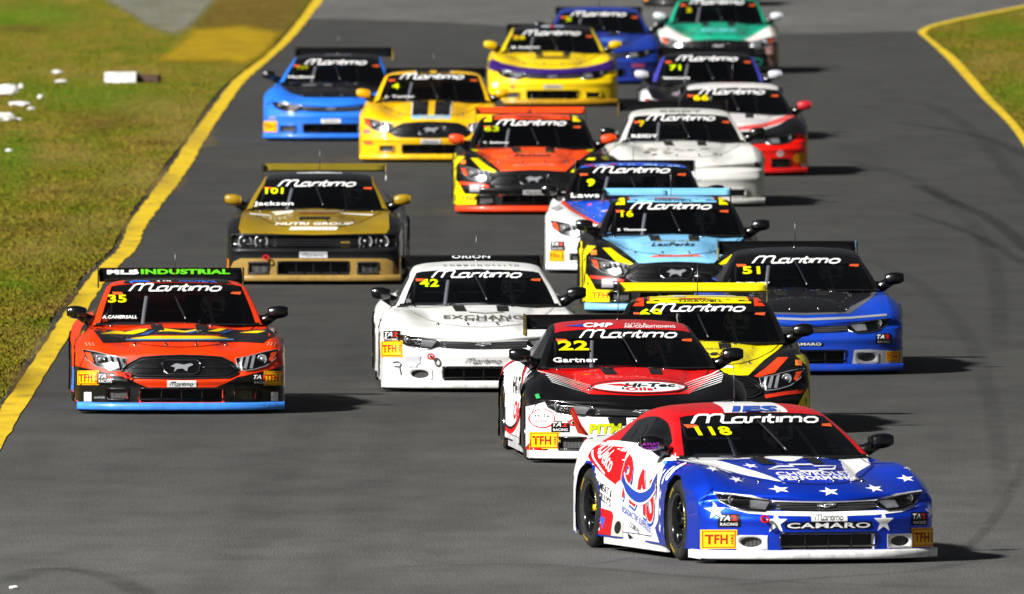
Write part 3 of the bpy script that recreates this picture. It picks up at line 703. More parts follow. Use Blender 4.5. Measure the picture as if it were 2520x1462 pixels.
def subdivided(pts, step=.05, closed=True):
    out = []; n = len(pts)
    for i in range(n if closed else n-1):
        a, b = pts[i], pts[(i+1) % n]; L = math.dist(a, b); k = max(1, int(L/step))
        out += [(a[0]+(b[0]-a[0])*j/k, a[1]+(b[1]-a[1])*j/k) for j in range(k)]
    if not closed: out.append(pts[-1])
    return out
def front_parts(kind, surf, trim='chrome'):
    """shared meshes of headlights, grille, duct frames for one body kind; list of (name, MB)"""
    out = []
    def patch(mb, pts, m, off, sx=1):
        q = pts if sx == 1 else [(-x, y) for x, y in pts[::-1]]
        decal(mb, surf, flat_poly(q), 'F', MATS[m], off, .04, .01)
    def rim(mb, pts, m, r=.006, off=.006, sx=1):
        q = [(x*sx, y) for x, y in subdivided(pts)]
        mb.tube(on_surf(surf, q, off=off), r, m, 6, True)
    def lens(mb, x, y, r, m='lamp', ring='chrome', off=.01):
        h = surf.cast(*PROJ['F'](x, y))
        if not h: return
        c = h[0]+h[1]*off
        mb.lathe([(-.03, r*1.0), (-.035, r*.9), (-.012, r*.62), (-.018, r*.5)], ring, 'y', (c.x, c.y+.02, c.z), 20)
        mb.lathe([(-.012, r*.62), (-.024, r*.4), (-.03, .001)], m, 'y', (c.x, c.y+.02, c.z), 16)
    if kind in ('camaro', 'mustang'):
        for s in (-1, 1):
            mb = MB(); patch(mb, HL[kind], 'glossblack', .006, s); base = mb; subs = []
            mb = MB(); rim(mb, HL[kind], 'chrome' if kind == 'camaro' else 'lamp', .005, .007, s); subs.append(('headlight_trim', mb))
            if kind == 'camaro':
                mb = MB(); lens(mb, s*.71, .503, .036, 'lamp', 'lamp'); subs.append(('projector_lens', mb))
                mb = MB(); patch(mb, [(-.58, .505), (-.44, .485), (-.49, .425), (-.60, .435)], 'reflector', .008, s); subs.append(('reflector', mb))
            else:
                mb = MB(); lens(mb, s*.745, .505, .045, 'lamp', 'lamp'); subs.append(('projector_lens', mb))
                mb = MB(); patch(mb, [(-.885, .575), (-.83, .565), (-.80, .48), (-.84, .485)], 'orange_lens', .009, s); subs.append(('indicator', mb))
                for k in range(3):
                    mb = MB(); x = -.685+k*.055; patch(mb, [(x, .545-k*.008), (x+.028, .54-k*.008), (x+.058, .425), (x+.030, .42)], 'lamp', .009, s); subs.append(('light_bar', mb))
            out.append(('headlight', base, subs))
    else:
        for s in (-1, 1):
            for x in (.755, .575):
                mb = MB(); h = surf.cast(*PROJ['F'](s*x, .475)); c = h[0]; subs = []
                mb.lathe([(-.005, .078), (-.022, .076), (-.026, .070), (-.018, .060)], 'lamp', 'y', tuple(c), 24)
                mb.lathe([(-.016, .060), (.0, .02), (.0, .001)], 'mattblack', 'y', tuple(c), 24)
                m2 = MB(); m2.lathe([(-.012, .03), (-.022, .02), (-.026, .001)], 'darkmetal', 'y', tuple(c), 16); out.append(('headlight', mb, [('bulb', m2)]))
    mb = MB(); patch(mb, GR[kind], 'meshgrey' if kind == 'camaro' else 'glossblack', .005); base = mb; subs = []
    def new(n):
        m = MB(); subs.append((n, m)); return m
    if kind == 'camaro':
        rim(new('grille_surround'), GR[kind], 'glossblack', .005)
        for z in (.43, .455): new('grille_bar').tube(on_surf(surf, [(x/20, z) for x in range(-8, 9)], off=.007), .004, 'darkmetal', 5)
        bt = [(-.075, .442), (-.05, .460), (-.022, .460), (-.022, .466), (.022, .466), (.022, .460), (.075, .460), (.055, .442), (.022, .442), (.022, .432), (-.022, .432), (-.022, .442)]
        rim(new('emblem'), bt, 'lamp', .006, .016)
    elif kind == 'mustang':
        rim(new('grille_surround'), GR[kind], 'darkmetal', .008, .010)
        inner = [(x*.93, .435+(y-.435)*.78) for x, y in GR[kind]]; rim(new('inner_surround'), inner, 'cageblack', .005, .008)
        for s in (-1, 1): new('grille_bar').tube(on_surf(surf, [(s*(.19+.03*k), .432) for k in range(10)], off=.012), .004, 'darkmetal', 5)
        em = [(-.175, .47), (-.14, .50), (.14, .50), (.175, .47), (.16, .39), (.12, .365), (-.12, .365), (-.16, .39)]; rim(new('emblem_ring'), em, 'chrome', .006, .016)
        patch(new('emblem'), [(-.10, .44), (-.05, .47), (.02, .455), (.09, .47), (.11, .455), (.06, .43), (.05, .39), (.01, .42), (-.04, .415), (-.07, .385), (-.06, .43)], 'lamp', .018)
    else:
        for z in (.43, .46, .49): new('grille_bar').tube(on_surf(surf, [(x/20, z) for x in range(-9, 10)], off=.006), .004, 'cageblack', 5)
    out.append(('grille', base, subs))
    return out
def duct_parts(kind, surf, frame, meshm='wiremesh', oval=False):
    out = []
    for n, (x0, x1, z0, z1) in enumerate(OPEN[kind]):
        mb = MB(); P4 = subdivided([(x0, z0), (x1, z0), (x1, z1), (x0, z1)], .04)
        fr = []
        for x, z in P4:
            cx, cz = (x0+x1)/2, (z0+z1)/2
            r = surf.cast(Vector((x+(.012 if x > cx else -.012), -3, z+(.010 if z > cz else -.010))), Vector((0, 1, 0)))
            fr.append(r[0]+r[1]*.004 if r else None)
        fr = [p for p in fr if p]
        ym = sum(p.y for p in fr)/len(fr); yl = min(fr, key=lambda p: p.x).y; yr = max(fr, key=lambda p: p.x).y
        if oval and n:
            N_ = 32; vs = []; cx, cz, hx, hz = (x0+x1)/2, (z0+z1)/2, (x1-x0)/2+.012, (z1-z0)/2+.012
            for ring in range(3):
                for k in range(N_):
                    t = 2*math.pi*(k+.5)/N_; c_, s_ = math.cos(t), math.sin(t); q = 1/max(abs(c_), abs(s_))
                    X, Z = (cx+hx*c_*q, cz+hz*s_*q) if ring == 0 else (cx+hx*.74*c_, cz+hz*.74*s_)
                    yy = yl+(yr-yl)*(X-cx+hx)/(2*hx)-.006; vs.append((X, yy+(.03 if ring == 2 else 0), Z))
            mb.add(vs, [(r_*N_+k, r_*N_+(k+1) % N_, (r_+1)*N_+(k+1) % N_, (r_+1)*N_+k) for r_ in range(2) for k in range(N_)], frame)
        else: mb.tube(fr, .010 if n == 0 else .013, 'glossblack' if n == 0 else frame, 6, True)
        if n == 0:
            for k in (1, 2, 3): mb.box((x0+(x1-x0)*k/4, ym+.02, (z0+z1)/2), (.006, .02, z1-z0+.012), 'darkmetal')
        else:
            w_ = x1-x0-.006; a_ = math.atan2(yr-yl, x1-x0); mb.box(((x0+x1)/2, ym+.030, (z0+z1)/2), (w_/math.cos(a_), .004, z1-z0-.006), meshm, ('Z', a_))
        out.append(('duct_grille', mb))
    return out
def wheel_meshes(cap='d8b400'):
    """tyre, rim: axle along x, outer face towards -x"""
    t = MB(); prof = [(-.10, .205), (-.138, .225), (-.148, .262), (-.142, .292), (-.125, .311), (-.09, .318), (.09, .318), (.125, .311), (.142, .29), (.148, .26), (.13, .22), (.10, .205)]
    t.lathe(prof, 'rubber', 'x', n=48)
    for a in range(3):                                    # yellow sidewall lettering as printed arcs
        a0 = a*2.1+.4; n = 10; vs = []
        for k in range(n+1):
            th = a0+k*.055
            for r in (.243, .268): vs.append((-.1495, r*math.cos(th), r*math.sin(th)))
        t.add(vs, [(2*k, 2*k+1, 2*k+3, 2*k+2) for k in range(n) if k % 2 == 0], V('b89a20'))
    r = MB(); r.lathe([(-.10, .208), (-.135, .212), (-.138, .205), (-.125, .196), (-.09, .188), (-.03, .182), (.03, .17), (.03, .001)], 'rimblack', 'x', n=48)
    for k in range(10):
        th = 2*math.pi*k/10
        p0 = Vector((-.045, .05*math.cos(th), .05*math.sin(th))); p1 = Vector((-.075, .19*math.cos(th+.05), .19*math.sin(th+.05)))
        r.tube([p0, (p0+p1)/2+Vector((-.01, 0, 0)), p1], [.022, .014, .018], 'rimblack', 6)
    r.lathe([(-.04, .07), (-.075, .062), (-.08, .03), (-.08, .001)], 'rimblack', 'x', n=20)
    r.lathe([(-.08, .028), (-.105, .026), (-.108, .001)], V(cap), 'x', n=12)
    r.lathe([(-.118, .207), (-.139, .2105), (-.141, .206), (-.128, .199)], 'chrome', 'x', n=48)
    return t, r
def wing_mb(col, gap=False, wz=0., rise=.085):
    m = P(col); mb = MB(); prof = []
    n = 14
    up = [(2.20+.30*k/n, wz+1.203-rise+rise*(k/n)**1.5) for k in range(n+1)]
    th = [max(.004, .030*math.sin(math.pi*min(1, (k/n)**.6*.98))) for k in range(n+1)]
    lo = [(y, z-t) for (y, z), t in zip(up, th)]
    loop = up+lo[::-1]; N_ = len(loop); hw = .675
    for x0, x1 in ([(-hw, hw)] if not gap else [(-hw, -.008), (.008, hw)]):
        xs = np.linspace(x0, x1, 13); vs = [(x, y, z) for x in xs for y, z in loop]; fs = []
        for i in range(12):
            for j in range(N_): a = i*N_+j; b = i*N_+(j+1) % N_; fs.append((a, b, b+N_, a+N_))
        fs += [tuple(range(N_))[::-1], tuple(12*N_+j for j in range(N_))]
        mb.add(vs, fs, m)
    mb.box((0, 2.505, 1.207+wz), (2*hw-.01 if not gap else 2*hw-.01, .006, .034), m)     # gurney flap
    return mb
def endplate_mb(s, m='glossblack', wz=0.):
    m = MATS[m] if m in MATS else P(m); mb = MB()
    if wz < -.2:
        a = [(2.10, .86), (2.18, .86), (2.60, 1.07), (2.64, 1.03), (2.40, .87)]; n = 5
        mb.add([(s*.74+dx, y, z) for dx in (-.008, .008) for y, z in a], [tuple(range(n)), tuple(range(n, 2*n))[::-1]]+[(i, (i+1) % n, n+(i+1) % n, n+i) for i in range(n)], m, True); return mb
    mb.box((s*.684, 2.36, 1.135+wz), (.008, .40, .19), m); return mb
def struts_mb(s, wz=0.):
    mb = MB(); z1 = 1.12+wz; mb.box((s*.30, 2.33, (z1+.86)/2), (.012, .16, z1-.86), 'glossblack')
    return mb
def mirror_mb(s, col, stalk='glossblack'):
    m = MATS[col] if col in MATS else P(col); mb = MB()
    prof = []; nx, nr = 10, 16; vs = []
    for i in range(nx+1):
        t = i/nx; x = .845+.185*t; k = math.sin(math.pi*min(1, max(.0, .10+.84*t)))**.30
        for j in range(nr):
            a = 2*math.pi*j/nr; ca, sa = math.cos(a), math.sin(a)
            vs.append((s*x, -.56+.085*k*math.copysign(abs(ca)**.8, ca), .885+.014*t+.062*k*math.copysign(abs(sa)**.6, sa)))
    fs = [(i*nr+j, i*nr+(j+1) % nr, (i+1)*nr+(j+1) % nr, (i+1)*nr+j) for i in range(nx) for j in range(nr)]
    fs += [tuple(range(nr)), tuple(nx*nr+j for j in range(nr))[::-1]]
    mb.add(vs, fs, m)
    mb.tube([(s*.74, -.46, .79), (s*.82, -.52, .815), (s*.91, -.56, .865)], [.075, .055, .045], stalk, 10)
    return mb
def splitter_mb(kind, col):
    m = P(col); mb = MB(); a, e = NOSE[kind]
    xs = np.linspace(-.968, .968, 45); out = []
    for x in xs:
        y = -2.425+a*(abs(x)/.985)**e*.98; out.append((x*.99, y))
    vs = []
    for z, o in ((.038, -.022), (.052, -.030), (.092, -.026), (.108, -.008)): vs += [(x, y+o, z) for x, y in out]
    n = len(out); fs = [(k*n+i, k*n+i+1, (k+1)*n+i+1, (k+1)*n+i) for k in range(3) for i in range(n-1)]
    vs += [(x*.9, y+.30, .038) for x, y in out]; vs += [(x*.97, y+.05, .110) for x, y in out]
    fs += [(4*n+i, 4*n+i+1, i+1, i) for i in range(n-1)]; fs += [(3*n+i, 3*n+i+1, 5*n+i+1, 5*n+i) for i in range(n-1)]
    mb.add(vs, fs, m)
    for s in (-1, 1): mb.box((s*.955, -1.95, .073), (.012, .36, .07), m)
    return mb
def skirt_mb(col, s):
    m = MATS[col] if col in MATS else P(col); mb = MB(); mb.box((s*.925, -.08, .10), (.03, 1.9, .10), m); return mb
def interior_mbs():
    o = []
    mb = MB(); pr = [(-.88, .70), (-.70, .785), (-.52, .80), (-.44, .77), (-.42, .62)]
    vs = [(x, y+.10*abs(x), z) for x in np.linspace(-.68, .68, 12) for y, z in pr]; fs = [(i*5+j, i*5+j+1, (i+1)*5+j+1, (i+1)*5+j) for i in range(11) for j in range(4)]
    mb.add(vs, fs, 'cabin_black'); o.append(('dashboard', mb))
    mb = MB(); C_ = 'cage'
    for s in (-1, 1):
        mb.tube([(s*.66, -.72, .62), (s*.60, -.30, .99), (s*.55, -.02, 1.09), (s*.53, .42, 1.115)], .019, 'cageblack', 8)
        mb.tube([(s*.53, .44, 1.11), (s*.60, .95, .95), (s*.55, 1.75, .72)], .019, 'cageblack', 8)
        mb.tube([(s*.72, -.6, .5), (s*.74, .44, .5)], .019, 'cageblack', 8)
    mb.tube([(-.70, .44, .2), (-.68, .44, .75), (-.53, .44, 1.10), (.53, .44, 1.10), (.68, .44, .75), (.70, .44, .2)], .019, 'cageblack', 8)
    mb.tube([(-.55, -.03, 1.085), (.55, -.03, 1.085)], .019, 'cageblack', 8); mb.tube([(-.69, .44, .55), (.69, .44, .55)], .019, 'cageblack', 8)
    mb.tube([(-.55, .44, 1.09), (.60, .46, .35)], .019, 'cageblack', 8); o.append(('roll_cage', mb))
    for s in (-1, 1):
        mb = MB(); pts = []
        for k in range(13):
            t = k/12; p = cabin_point('camaro', np.array([.12+1.75*t]), np.array([.30*s+.0001*s]))[0]; pts.append((s, p))
        q = [p for ss, p in pts if ss == s]; vs = []
        for p in q: vs += [(p[0]-.017, p[1]+.012, p[2]-.014), (p[0]+.017, p[1]+.012, p[2]-.014), (p[0]+.017, p[1]+.018, p[2]-.022), (p[0]-.017, p[1]+.018, p[2]-.022)]
        mb.add(vs, [(4*i+j, 4*i+(j+1) % 4, 4*(i+1)+(j+1) % 4, 4*(i+1)+j) for i in range(12) for j in range(4)], 'cage')
        o.append(('windshield_brace', mb))
    mb = MB(); x = .36
    pr = [(.10, .30), (.12, .26), (.50, .28), (.62, .60), (.68, .98), (.62, 1.02), (.55, .95), (.46, .50), (.40, .38)]
    xs = [x-.26, x-.2, x-.1, x, x+.1, x+.2, x+.26]; n = len(pr)
    vs = [(q, y-(.10 if abs(q-x) > .24 else .03 if abs(q-x) > .15 else 0), z) for q in xs for y, z in pr]
    fs = [(i*n+j, i*n+(j+1) % n, (i+1)*n+(j+1) % n, (i+1)*n+j) for i in range(6) for j in range(n)]; fs += [tuple(range(n)), tuple(6*n+j for j in range(n))]
    mb.add(vs, fs, 'cabin_black'); o.append(('seat', mb))
    mb = MB(); c = Vector((.36, -.17, .74)); ax = Vector((0, .35, 1)).normalized()
    R = Vector((0, 1, .35)).rotation_difference(Vector((0, 1, .35)))
    mb.tube([(c.x+.155*math.cos(t), c.y+.155*math.sin(t)*.35, c.z+.155*math.sin(t)*.93) for t in [2*math.pi*k/24 for k in range(24)]], .014, 'mattblack', 8, True)
    mb.tube([c+Vector((-.15, 0, 0)), c, c+Vector((.15, 0, 0))], .012, 'darkmetal', 6); mb.tube([c, c+Vector((0, -.28, .02))], .02, 'darkmetal', 6)
    o.append(('steering_wheel', mb))
    return o
def wiper_mb(gl):
    mb = MB(); pts = []
    for k in range(9):
        r = gl.cast(*PROJ['F'](.07-.10*k/8, .87+.24*k/8))
        if r: pts.append(r[0]+r[1]*.022)
    mb.tube(pts, [.012]+[.009]*(len(pts)-2)+[.006], 'darkmetal', 6); mb.tube([p+Vector((.012, 0, -.010)) for p in pts[2:]], .004, 'mattblack', 5)
    return mb
def antenna_mb():
    mb = MB(); p = cabin_point('camaro', np.array([4.0]), np.array([.0001]))[0]; p = Vector(p)
    mb.lathe([(0, .02), (.015, .016), (.02, .006)], 'glossblack', 'z', tuple(p), 12); mb.tube([p, p+Vector((0, .01, .30))], [.005, .0025], 'darkmetal', 5); return mb
def pins_mb(surf, zs=(.635,), xs=(-.42, -.14, .14, .42)):
    mb = MB()
    for z in zs:
        for x in xs:
            r = surf.cast(*PROJ['F'](x, z))
            if r:
                c = r[0]
                mb.lathe([(0, .020), (.006, .020), (.008, .010), (.022, .008), (.023, .001)], 'chrome', 'z', tuple(c), 10)
    return mb
def tow_mb(surf, x=-.42, z=.36):
    mb = MB(); r = surf.cast(*PROJ['F'](x, z)); c = r[0]
    mb.tube([c+Vector((0, .02, 0)), c+Vector((0, -.05, 0))], .012, V('c01818'), 6)
    mb.tube([c+Vector((.03*math.cos(t), -.065+.01*math.sin(t), .024*math.sin(t))) for t in [2*math.pi*k/14 for k in range(14)]], .009, V('c01818'), 6, True)
    return mb
def vent_mb(surf, s):
    """raised hood extractor with a dark mouth"""
    mb = MB(); decal(mb, surf, flat_poly([(s*.21-.055, .825), (s*.21+.055, .825), (s*.21+.065-.01*s, .775), (s*.21-.045-.01*s, .775)]), 'F', MATS['mattblack'], .007, .04, .01)
    pts = on_surf(surf, [(s*.21-.055, .827), (s*.21+.055, .827)], off=.012); mb.tube(pts, .007, 'mattblack', 6); return mb

def person_mesh():
    """seated helmeted driver, one continuous skinned body; returns body object and helmet parts"""
    x = .36
    V_ = [(x, .42, .34), (x, .44, .50), (x, .46, .68), (x, .44, .78), (x, .42, .86),               # pelvis, waist, chest, shoulders base, neck
          (x-.19, .42, .74), (x-.26, .20, .60), (x-.17, -.08, .72), (x-.15, -.14, .745),           # right arm: shoulder elbow wrist palm
          (x+.19, .42, .74), (x+.26, .20, .60), (x+.17, -.08, .72), (x+.15, -.14, .745),
          (x-.12, .05, .42), (x-.13, -.42, .46), (x-.13, -.80, .22), (x-.13, -.92, .30),
          (x+.12, .05, .42), (x+.13, -.42, .46), (x+.13, -.80, .22), (x+.13, -.92, .30), (x, .41, .93)]
    E = [(0, 1), (1, 2), (2, 3), (3, 4), (4, 21), (3, 5), (5, 6), (6, 7), (7, 8), (3, 9), (9, 10), (10, 11), (11, 12), (0, 13), (13, 14), (14, 15), (15, 16), (0, 17), (17, 18), (18, 19), (19, 20)]
    Rr = [.14, .14, .15, .13, .06, .075, .055, .036, .036, .075, .055, .036, .036, .085, .065, .05, .045, .085, .065, .05, .045, .07]
    for s, h in ((-1, 8), (1, 12)):                   # five fingers closing on the steering wheel rim
        b = Vector(V_[h])
        for k in range(4):
            f0 = b+Vector((0, -.030, .028-.018*k)); f1 = f0+Vector((-s*.022, -.022, 0)); f2 = f1+Vector((-s*.018, .018, -.004))
            n = len(V_); V_ += [tuple(f0), tuple(f1), tuple(f2)]; E += [(h, n), (n, n+1), (n+1, n+2)]; Rr += [.0095, .009, .008]
        t0 = b+Vector((-s*.026, .0, .026)); t1 = t0+Vector((-s*.010, -.024, .012)); n = len(V_); V_ += [tuple(t0), tuple(t1)]; E += [(h, n), (n, n+1)]; Rr += [.012, .010]
    me = bpy.data.meshes.new('person'); me.from_pydata(V_, E, []); o = bpy.data.objects.new('person', me); COL.objects.link(o)
    md = o.modifiers.new('skin', 'SKIN')
    for i, r in enumerate(Rr): me.skin_vertices[0].data[i].radius = (r, r)
    me.skin_vertices[0].data[0].use_root = True
    sb = o.modifiers.new('sub', 'SUBSURF'); sb.levels = 1; sb.render_levels = 1
    dg = bpy.context.evaluated_depsgraph_get(); m2 = bpy.data.meshes.new_from_object(o.evaluated_get(dg)); o.modifiers.clear(); o.data = m2
    m2.materials.append(mat('race_suit', '23252c', .8)); m2.polygons.foreach_set('use_smooth', [True]*len(m2.polygons))
    mb = MB(); n, q = 20, 14; vs = []
    for i in range(q+1):
        ph = math.pi*i/q
        for j in range(n):
            th = 2*math.pi*j/n; r = math.sin(ph); k = 1.0 if i < 9 else .93
            vs.append((x+.128*r*math.cos(th)*k, .40+(.150*r*math.sin(th)-(.02 if math.sin(th) < 0 and i > 8 else 0))*k, .935+.135*math.cos(ph)))
    mb.add(vs, [(i*n+j, i*n+(j+1) % n, (i+1)*n+(j+1) % n, (i+1)*n+j) for i in range(q) for j in range(n)], mat('helmet', 'c9ccd2', .2, 0, .8))
    vz = MB(); vs = []
    for a in range(13):
        th = math.radians(215+110*a/12)
        for zz, rr in ((.905, 1.03), (.935, 1.05), (.965, 1.03)): vs.append((x+.130*rr*math.cos(th), .40+.153*rr*math.sin(th), zz))
    vz.add(vs, [(3*a+k, 3*(a+1)+k, 3*(a+1)+k+1, 3*a+k+1) for a in range(12) for k in range(2)], 'glossblack')
    return o, mb, vz

# ------------------------------------------------------------------ build one car
KIND = {}
def kind_data(kind):
    if kind in KIND: return KIND[kind]
    bm = body_mesh(kind); me = bpy.data.meshes.new('t'); bm.to_mesh(me); bm.free()
    vs = [tuple(v.co) for v in me.vertices]; fs = [tuple(p.vertices) for p in me.polygons]; mi = [p.material_index for p in me.polygons]; sm = [p.use_smooth for p in me.polygons]
    bpy.data.meshes.remove(me)
    surf = Surf(vs, [f for f, m in zip(fs, mi) if m == 0])
    pts, cells = cabin_parts(kind); cab = {k: sub(pts, c) for k, c in cells.items()}
    csurf = {k: Surf(*cab[k]) for k in cab}
    d = dict(vs=vs, fs=fs, mi=mi, sm=sm, surf=surf, cab=cab, csurf=csurf, front=front_parts(kind, surf))
    KIND[kind] = d; return d
_mc = {}
def shared(key, fn, name, parent):
    if key not in _mc: o = fn().build(name, parent); _mc[key] = o.data; return o
    o = bpy.data.objects.new(name, _mc[key]); COL.objects.link(o); o.parent = parent; return o
PERSON = []
def build_car(c):
    kind = c['kind']; K = kind_data(kind)
    g = gpt(c['px'], c['gy']); yaw = math.radians(c['yaw'])
    root = empty('race_car', (g.x-math.sin(yaw)*2.42, g.y+math.cos(yaw)*2.42, 0), yaw)
    tag(root, c['label'], 'race car', 'race cars coming down the track')
    far = c.get('far', False); roofc = c.get('roof', c['paint']); pil = c.get('pillar', roofc)
    bm_ = MB(); paint = P(c['paint'], c.get('metal', 0)); bm_.v = list(K['vs']); a = bm_.mi(paint); b = bm_.mi('mattblack'); dk = bm_.mi(P(c.get('inner', '1a1a1c')))
    for i, (f, m, s) in enumerate(zip(K['fs'], K['mi'], K['sm'])):
        bm_.f.append(f); bm_.m.append((a, b, dk)[m])
        if not s: bm_.flat.add(i)
    sh = MB(); vs, fs = K['cab']['shell']; sh.v = list(vs); kr, kp = sh.mi(P(roofc)), sh.mi(MATS[pil] if pil in MATS else P(pil))
    kb = sh.mi(P(c.get('belt', c['paint']))); kk = sh.mi('mattblack'); va = np.array(vs); hwT = CKM['hw'] if kind == 'mustang' else CK['hw']
    for f in fs:
        ct = va[list(f)].mean(0); e = abs(ct[0])
        hw = _ck.ev(hwT, [np.interp(ct[1], CK['yc'], range(9))])[0]
        sh.f.append(f); sh.m.append(kk if ct[1] < -.55 and ct[2] < .80+.0*e and e < .76 else kb if (e > .772 and ct[2] < .90) else kp if (e > hw-.02 and c.get('pillar')) else kr)
    ws = MB(); ws.add(*K['cab']['windshield'], 'glass')
    wing = wing_mb(c.get('wing', BLACK), c.get('gap', False), c.get('wz', 0.), c.get('rise', .085))
    D = Dec({'body': bm_, 'roof': sh, 'glass': ws, 'wing': wing}, {'body': K['surf'], 'roof': K['csurf']['shell'], 'glass': K['csurf']['windshield'], 'wing': Surf(wing.v, wing.f)})
    # sun strip with the sponsor's name, entry number, driver's name, orange tabs
    bz = c.get('bz', .05 if kind == 'mustang' else 0.); D.poly([(-.70, 1.096+bz), (.70, 1.096+bz), (.70, 1.27), (-.70, 1.27)], '060607', 1, 'F', 'glass')
    for s in (-1, 1): D.poly([(s*.60, 1.094+bz), (s*.51, 1.090+bz), (s*.50, 1.074+bz), (s*.59, 1.066+bz)], 'd8582a', 2, 'F', 'glass')
    lw = c.get('lw', .86); D.logo(c.get('lx', 0), c.get('ly', 1.137+(.048 if kind == 'mustang' else 0)), lw, .066, 'f0f0f0', 3, arc=.004)
    n = c.get('num')
    if n: D.text(n[0], n[1], n[2], n[3], n[4], n[5] if len(n) > 5 else 'd8e600', 3, 'F', 'glass', bold=.03)
    n = c.get('driver')
    if n: D.text(n[0], n[1], n[2], n[3], n[4], 'f0f0f0', 3, 'F', 'glass', bold=.02, shear=n[5] if len(n) > 5 else 0)
    if 'dec' in c: c['dec'](D)
    body = bm_.build('body', root); roof = sh.build('roof', root)
    ws.build('windshield', root)
    shared(('rear', kind), lambda: (lambda m: (m.add(*K['cab']['rear'], 'glass'), m)[1])(MB()), 'rear_window', root)
    for s, k in (('L', 'sideL'), ('R', 'sideR')):
        gp = c.get('window', 'glass')
        def mk(k=k, gp=gp, s=s):
            m = MB(); vs, fs = K['cab'][k]; va = np.array(vs)
            A_ = [f for f in fs if va[list(f)].mean(0)[1] < .38]; B_ = [f for f in fs if va[list(f)].mean(0)[1] >= .38]
            m.v = list(vs); g_ = m.mi('glass'); q_ = m.mi(P(c.get('quarter', '1b1c20')))
            for f in A_: m.f.append(f); m.m.append(g_)
            for f in B_: m.f.append(f); m.m.append(q_)
            sf = Surf(vs, fs); pj = s
            for (y, z, r) in ((.52, .95, .052), (.80, .92, .045)):
                decal(m, sf, flat_poly([(y+r*math.cos(t), z+r*math.sin(t)) for t in [2*math.pi*q/16 for q in range(16)]]), pj, MATS['mattblack'], .003)
            return m
        shared(('side', kind, k, c.get('quarter')), mk, 'side_window', root)
    for i, (nm, m, subs) in enumerate(K['front'] if not c.get('nolamps') else []):
        o = shared(('front', kind, i), lambda m=m: m, nm, root)
        for j, (n2, m2) in enumerate(subs): shared(('front', kind, i, j), lambda m=m2: m, n2, o)
    df = c.get('duct', c['paint']); df = df if df in MATS else P(df).name
    MATS.setdefault(df, bpy.data.materials.get(df))
    for i, (nm, m) in enumerate(duct_parts(kind, K['surf'], df, c.get('ductmesh', 'wiremesh'), c.get('oval', False)) if not ('duct', kind, 0, df, c.get('oval')) in _mc else [('duct_grille', None)]*3):
        shared(('duct', kind, i, df, c.get('oval')), lambda m=m: m, nm, root)
    shared(('split', kind, c.get('split', c['paint'])), lambda: splitter_mb(kind, c.get('split', c['paint'])), 'splitter', root)
    for s in (-1, 1): shared(('skirt', c.get('skirt', c['paint']), s), lambda s=s: skirt_mb(c.get('skirt', c['paint']), s), 'side_skirt', root)
    w = wing.build('rear_wing', root)
    for s in (-1, 1):
        shared(('ep', s, c.get('wz', 0.), c.get('ep')), lambda s=s: endplate_mb(s, c.get('ep', 'glossblack'), c.get('wz', 0.)), 'end_plate', w)
        shared(('strut', s, c.get('wz', 0.)), lambda s=s: struts_mb(s, c.get('wz', 0.)), 'wing_mount', w)
    mc = c.get('mirror', 'glossblack')
    for s in (-1, 1):
        if c.get('mirror_text') and s < 0:
            m = mirror_mb(s, mc); Dm = Dec({'m': m}, {'m': Surf(m.v, m.f)})
            for i, t in enumerate(c['mirror_text']): Dm.text(t, -.97, .948-.030*i, .15, .020, 'b030b8', 3, 'F', 'm', bold=.02)
            m.build('side_mirror', root)
        else: shared(('mir', s, mc), lambda s=s: mirror_mb(s, mc), 'side_mirror', root)
    for i, (nm, m) in enumerate(INT): shared(('int', i), lambda m=m: m, nm, root)
    shared(('wiper',), lambda: wiper_mb(K['csurf']['windshield']), 'wiper', root)
    shared(('ant',), antenna_mb, 'antenna', root)
    pz = c.get('pinz', .645)
    for x, z in [(q, pz) for q in (-.42, -.14, .14, .42)]+[(q, .825) for q in (-.62, -.24, .30, .62)]:
        shared(('pin', kind, x, z), lambda x=x, z=z: pins_mb(K['surf'], (z,), (x,)), 'bonnet_pin', root)
    if c.get('tow'): shared(('tow', kind, c['tow']), lambda: tow_mb(K['surf'], *c['tow']), 'tow_hook', root)
    if kind != 'challenger':
        for s in (-1, 1): shared(('vent', kind, s), lambda s=s: vent_mb(K['surf'], s), 'bonnet_vent', root)
    for yc in (YF, YR):
        for s in (-1, 1):
            we = empty('wheel'); we.parent = root; we.location = (s*.815 if yc == YF else s*.815, yc, ZW)
            we.rotation_euler = (random.random()*6, 0, math.pi if s > 0 else 0)
            shared(('tyre',), lambda: wheel_meshes()[0], 'tyre', we); shared(('rim', yc), lambda yc=yc: wheel_meshes('d8b400' if yc == YR else '1a1a1c')[1], 'rim', we)
    if c.get('who'):
        if not PERSON:
            o, hm, vz = person_mesh(); PERSON.append((o.data, hm.build('helmet', o).data, vz.build('visor', o).data)); 
        else:
            o = bpy.data.objects.new('person', PERSON[0][0]); COL.objects.link(o)
            for nm, d in (('helmet', PERSON[0][1]), ('visor', PERSON[0][2])): q = bpy.data.objects.new(nm, d); COL.objects.link(q); q.parent = o
        o.location = root.location; o.rotation_euler = root.rotation_euler
        tag(o, c['who'], 'person', 'drivers belted in their cars')
    return root, K
INT = []
INT += interior_mbs()

